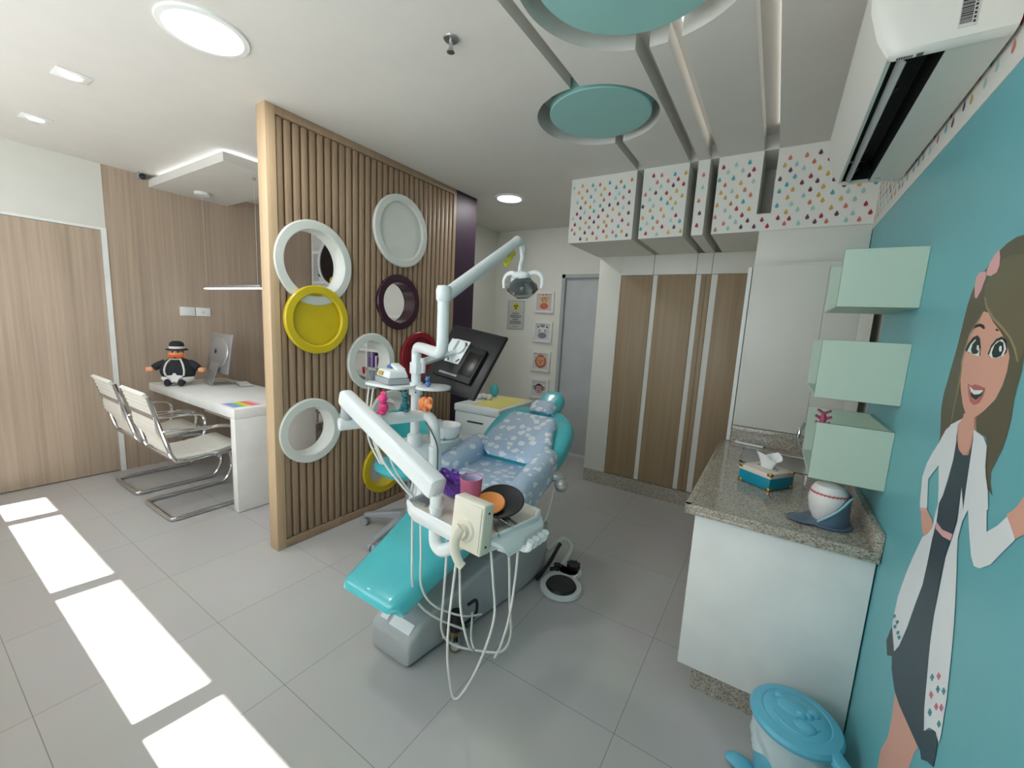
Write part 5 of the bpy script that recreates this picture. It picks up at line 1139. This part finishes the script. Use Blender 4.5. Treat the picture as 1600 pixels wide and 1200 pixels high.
wall_box(.140, 1.298, 1.505, 'mint green wall box, middle of three on the blue wall')
wall_box(.160, .998, 1.207, 'mint green open box, lowest of three, holding a pink figure')
o = MB(); z = 1.0105
o.cyl((.20, 2.08, z), (.20, 2.08, z+.012), .018); o.cyl((.20, 2.08, z+.012), (.20, 2.08, z+.13), .005); o.ell((.20, 2.08, z+.17), (.012, .012, .03), n=10)
for dz, w_ in ((.15, .05), (.175, .055), (.2, .045)): o.tube([(.20-w_/2, 2.08, z+dz+.012), (.20, 2.078, z+dz), (.20+w_/2, 2.08, z+dz+.012)], .0055, 8)
solo('pink_figurine', o, mat('figurine_pink', (170, 74, 108), .5), 'small pink figurine inside the lowest mint box', 'figurine', (.20, 2.08, z))
# air conditioner
t = thing('air_conditioner', 'white wall split air conditioner high on the blue wall', 'air conditioner', (.26, 1.93, 2.2))
acw = mat('ac_white', (222, 221, 214), .4, var=.015)
Y0, Y1 = 1.435, 2.445
prof = [(.362, 2.2), (.255, 2.2), (.252, 2.285), (.172, 2.30), (.158, 2.207), (.148, 2.205), (.122, 2.25), (.101, 2.32), (.094, 2.39), (.10, 2.44), (.125, 2.475), (.19, 2.492), (.374, 2.495)]
def endc(s_, y): return [Vector((.374+(x-.374)*s_, y, 2.35+(z-2.35)*s_)) for x, z in prof]
solid = [(.362, 2.2), (.255, 2.2), (.16, 2.2), (.146, 2.207), (.122, 2.25), (.101, 2.32), (.094, 2.39), (.10, 2.44), (.125, 2.475), (.19, 2.492), (.374, 2.495)]
m = MB(); m.prism([(x, Y0+.013, z) for x, z in prof], (0, Y1-Y0-.03, 0))
def capring(y, k): return [Vector((.374+(x-.374)*(1-k), y, 2.35+(z-2.35)*(1-k*.8))) for x, z in solid]
m.loft([capring(Y0-.018, .15), capring(Y0-.014, .08), capring(Y0-.004, .025), capring(Y0+.006, 0), capring(Y0+.014, 0)]); m.loft([capring(Y1-.02, 0), capring(Y1, .01)]); part(t, 'housing', m, acw, ang=30)
m = MB(); m.prism([(.2545, Y0+.0145, 2.201), (.2515, Y0+.0145, 2.2845), (.1725, Y0+.0145, 2.2995), (.1585, Y0+.0145, 2.2085), (.160, Y0+.0145, 2.2085), (.1735, Y0+.0145, 2.2975), (.2505, Y0+.0145, 2.283), (.2535, Y0+.0145, 2.201)], (0, Y1-Y0-.0345, 0)); m.box(.161, Y1-.024, 2.212, .251, Y1-.0205, 2.284); part(t, 'outlet', m, mat('ac_outlet_dark', (8, 14, 15), .7, var=.05))
m = MB(); m.obox((.180, (Y0+Y1)/2, 2.208), (.024, Y1-Y0-.06, .005), rotm(0, math.radians(48), 0), .002); part(t, 'louvre', m, mat('louvre_grey', (170, 176, 174), .4))
m = MB()
for k in range(4): m.cyl((.19, Y0+.2+.22*k, 2.21), (.2, Y0+.2+.22*k, 2.22), .006, n=10)
part(t, 'vane_pins', m, blackp)
m = MB(); m.box(.28, Y0-.0004, 2.40, .30, Y0+.0005, 2.405)
rb = random.Random(2); z = 2.233; bars = MB(); plate = MB()
plate.box(.262, Y0-.020, 2.225, .292, Y0+.0, 2.335)
while z < 2.325:
    hh = rb.choice((.0012, .002, .003)); bars.box(.264, Y0-.0208, z, .284, Y0-.0198, z+hh); z += hh+.0016
z = 2.231
while z < 2.328:
    bars.box(.286, Y0-.0208, z, .290, Y0-.0198, z+.005); z += .0085
m.bm.free(); part(t, 'barcode_label', plate, mat('label_grey', (206, 206, 202), .5, var=0)); part(t, 'barcode', bars, mat('ink_black', (40, 40, 40), .6))
m = MB()
for z0, z1, x in ((2.28, 2.40, .312), (2.28, 2.40, .356)):
    z = z0
    while z < z1: m.box(x, Y0-.0185, z, x+.0016, Y0-.006, z+.008); z += .012
for zz in (2.28, 2.40):
    x = .312
    while x < .356: m.box(x, Y0-.0185, zz, x+.006, Y0-.006, zz+.0016); x += .01
part(t, 'pipe_knockout', m, greyp)
m = MB()
for k in range(7): m.box(.165+.0045*k, Y0+.001, 2.199, .168+.0045*k, Y0+.01, 2.2)
m.box(.202, Y0-.001, 2.1988, .214, Y0+.011, 2.2); part(t, 'printed_code', m, MATS['ink_grey'])
m = MB(); m.box(.272, Y1-.06, 2.1992, .288, Y1-.05, 2.2001); part(t, 'badge', m, greyp)
# ------------------------------------------------------------------ wall mural
MC = {'hair': (94, 88, 68), 'hair2': (108, 100, 76), 'hair3': (150, 136, 98), 'skin': (220, 166, 146), 'face': (222, 166, 146), 'bow': (228, 172, 172), 'lash': (44, 42, 40), 'white': (232, 236, 232), 'iris': (8, 40, 34), 'lip': (192, 108, 104), 'dress': (52, 68, 78), 'dress2': (60, 66, 72), 'coat': (226, 232, 234), 'teal': (64, 142, 150), 'pink': (204, 110, 132)}
names = list(MC)
m = MB()
order = 0
for nm, pts in MURAL:
    order += 1; m.mi = names.index(nm)
    X_ = .3746-.00004*order
    m.poly([(X_, y, z) for y, z in pts])
mur = solo('wall_mural', m, [mat('mural_'+n, MC[n], .45, var=.02) for n in names], 'printed mural of a cartoon woman dentist in white coat on the blue wall', 'mural', (.374, 1.3, 1.0), ang=0)
# ------------------------------------------------------------------ pedal bin
BX, BY = .205, 1.535
t = thing('pedal_bin', 'light blue pedal bin with an embossed animal lid beside the base cabinet', 'bin', (BX, BY, 0))
binb = mat('bin_blue', (104, 186, 212), .3, var=.03); bagm = mat('bin_liner', (206, 222, 226), .35, alpha=.9, var=.05, bump=.3, bscale=30)
m = MB(); m.lathe([(.085, .004), (.092, .01), (.105, .12), (.112, .22), (.110, .225), (.1, .22)], (BX, BY, 0), (0, 0, 1), 40); part(t, 'bucket', m, binb)
m = MB(); rg = []
for k in range(8):
    z = .14+.105*k/7; rg.append([Vector((BX+(.114+.006*math.sin(9*a+k)*(1-k/9))*math.cos(a), BY+(.114+.006*math.sin(9*a+k)*(1-k/9))*math.sin(a), z+.012*math.sin(5*a)*(1-k/7))) for a in [2*PI*q/60 for q in range(60)]])
m.loft(rg, cap=False); part(t, 'liner', m, bagm)
LT = rotm(0, 0, 0)
ld = MB(); ld.lathe([(.116, .246), (.128, .25), (.131, .262), (.124, .274), (.098, .281), (.094, .279), (.09, .282), (.06, .290), (0, .293)], (BX, BY, 0), (0, 0, 1), 52); ld.obox((BX+.11, BY-.085, .25), (.06, .04, .03), rotm(0, math.radians(25), math.radians(-38)), .006); ld = part(t, 'lid', ld, binb)
em = MB(); ez = .289
em.ell((BX-.01, BY+.01, ez), (.046, .036, .015), n=12); em.ell((BX+.02, BY-.045, ez-.004), (.034, .022, .015), n=10); em.ell((BX-.045, BY+.04, ez-.002), (.018, .012, .014), n=8)
em.ell((BX+.045, BY+.02, ez-.001), (.020, .018, .013), n=8); em.ell((BX+.01, BY-.01, ez+.004), (.018, .012, .014), n=8); em.ell((BX+.03, BY-.004, ez+.003), (.014, .010, .014), n=8)
em.tube([(BX+.06, BY-.03, ez-.004), (BX+.02, BY-.075, ez-.006), (BX-.03, BY-.07, ez-.006), (BX-.065, BY-.03, ez-.006)], .006, 6); part(ld, 'embossed_animal', em, binb)
o = MB(); o.ell((BX-.135, BY-.02, .022), (.045, .03, .018), n=12); o.box(BX-.12, BY-.03, .008, BX-.07, BY-.01, .02, .003); part(t, 'pedal', o, binb)

# ------------------------------------------------------------------ light
def area(name, loc, rot, sx, sy, power, col=(1, 1, 1), shape='RECTANGLE', portal=False, spread=PI):
    l = bpy.data.lights.new(name, 'AREA'); l.shape = shape; l.size = sx
    if shape in ('RECTANGLE', 'ELLIPSE'): l.size_y = sy
    l.energy = power; l.color = col; l.spread = spread
    o = bpy.data.objects.new(name, l); C.objects.link(o); o.location = loc; o.rotation_euler = rot
    if portal: l.cycles.is_portal = True
    return o
area('window_portal', ((WX0+WX1)/2, YW-.1, (WZ0+WZ1)/2), (math.radians(90), 0, 0), WX1-WX0, WZ1-WZ0, 1, portal=True)
area('downlight_lamp', (-2.145, .868, H-.013), (0, 0, 0), .27, .27, 7, (1, .99, .96), 'DISK')
area('downlight_lamp_far', (-2.19, 3.255, H-.013), (0, 0, 0), .21, .21, 6, (1, .99, .96), 'DISK')
area('spot_lamp_near', (-3.165, .68, H-.012), (0, 0, 0), .06, .06, 1.5, (.95, .98, 1), 'DISK', spread=math.radians(90))
area('spot_lamp_left', (-4.11, .70, H-.012), (0, 0, 0), .06, .06, 1.5, (.95, .98, 1), 'DISK', spread=math.radians(90))
sun = bpy.data.lights.new('sun', 'SUN'); sun.energy = 38; sun.angle = math.radians(.6); sun.color = (1, .94, .86)
so = bpy.data.objects.new('sun', sun); C.objects.link(so)
so.rotation_euler = Vector((-.074, -.74, 1.1)).to_track_quat('Z', 'Y').to_euler(); so.location = (-2, -4, 6)
w = bpy.data.worlds.new('sky'); bpy.context.scene.world = w; w.use_nodes = True
bg = w.node_tree.nodes['Background']; bg.inputs['Color'].default_value = (.86, .94, 1.0, 1); bg.inputs['Strength'].default_value = 3.45
# ------------------------------------------------------------------ camera
yaw, pitch, roll, fpx = -.563367026, -.143993446, .0534330721, 640.871
f_ = Vector((math.sin(yaw)*math.cos(pitch), math.cos(yaw)*math.cos(pitch), math.sin(pitch)))
r0 = Vector((math.cos(yaw), -math.sin(yaw), 0)); u0 = r0.cross(f_)
r_ = r0*math.cos(roll)+u0*math.sin(roll); u_ = -r0*math.sin(roll)+u0*math.cos(roll)
cam = bpy.data.cameras.new('camera'); co = bpy.data.objects.new('camera', cam); C.objects.link(co)
M4 = Matrix((r_, u_, -f_)).transposed().to_4x4(); M4.translation = (0, 0, 1.5); co.matrix_world = M4
cam.sensor_fit = 'HORIZONTAL'; cam.sensor_width = 36; cam.lens = fpx/1600*36; cam.clip_start = .02
sc = bpy.context.scene; sc.camera = co
sc.view_settings.view_transform = 'Standard'; sc.view_settings.look = 'None'
sc.view_settings.exposure = 0; sc.view_settings.gamma = 1; sc.view_settings.use_curve_mapping = False
sc.cycles.max_bounces = 10; sc.cycles.diffuse_bounces = 6; sc.cycles.transmission_bounces = 8
sc.cycles.use_denoising = True; sc.cycles.sample_clamp_indirect = 8; sc.cycles.caustics_reflective = False; sc.cycles.caustics_refractive = False
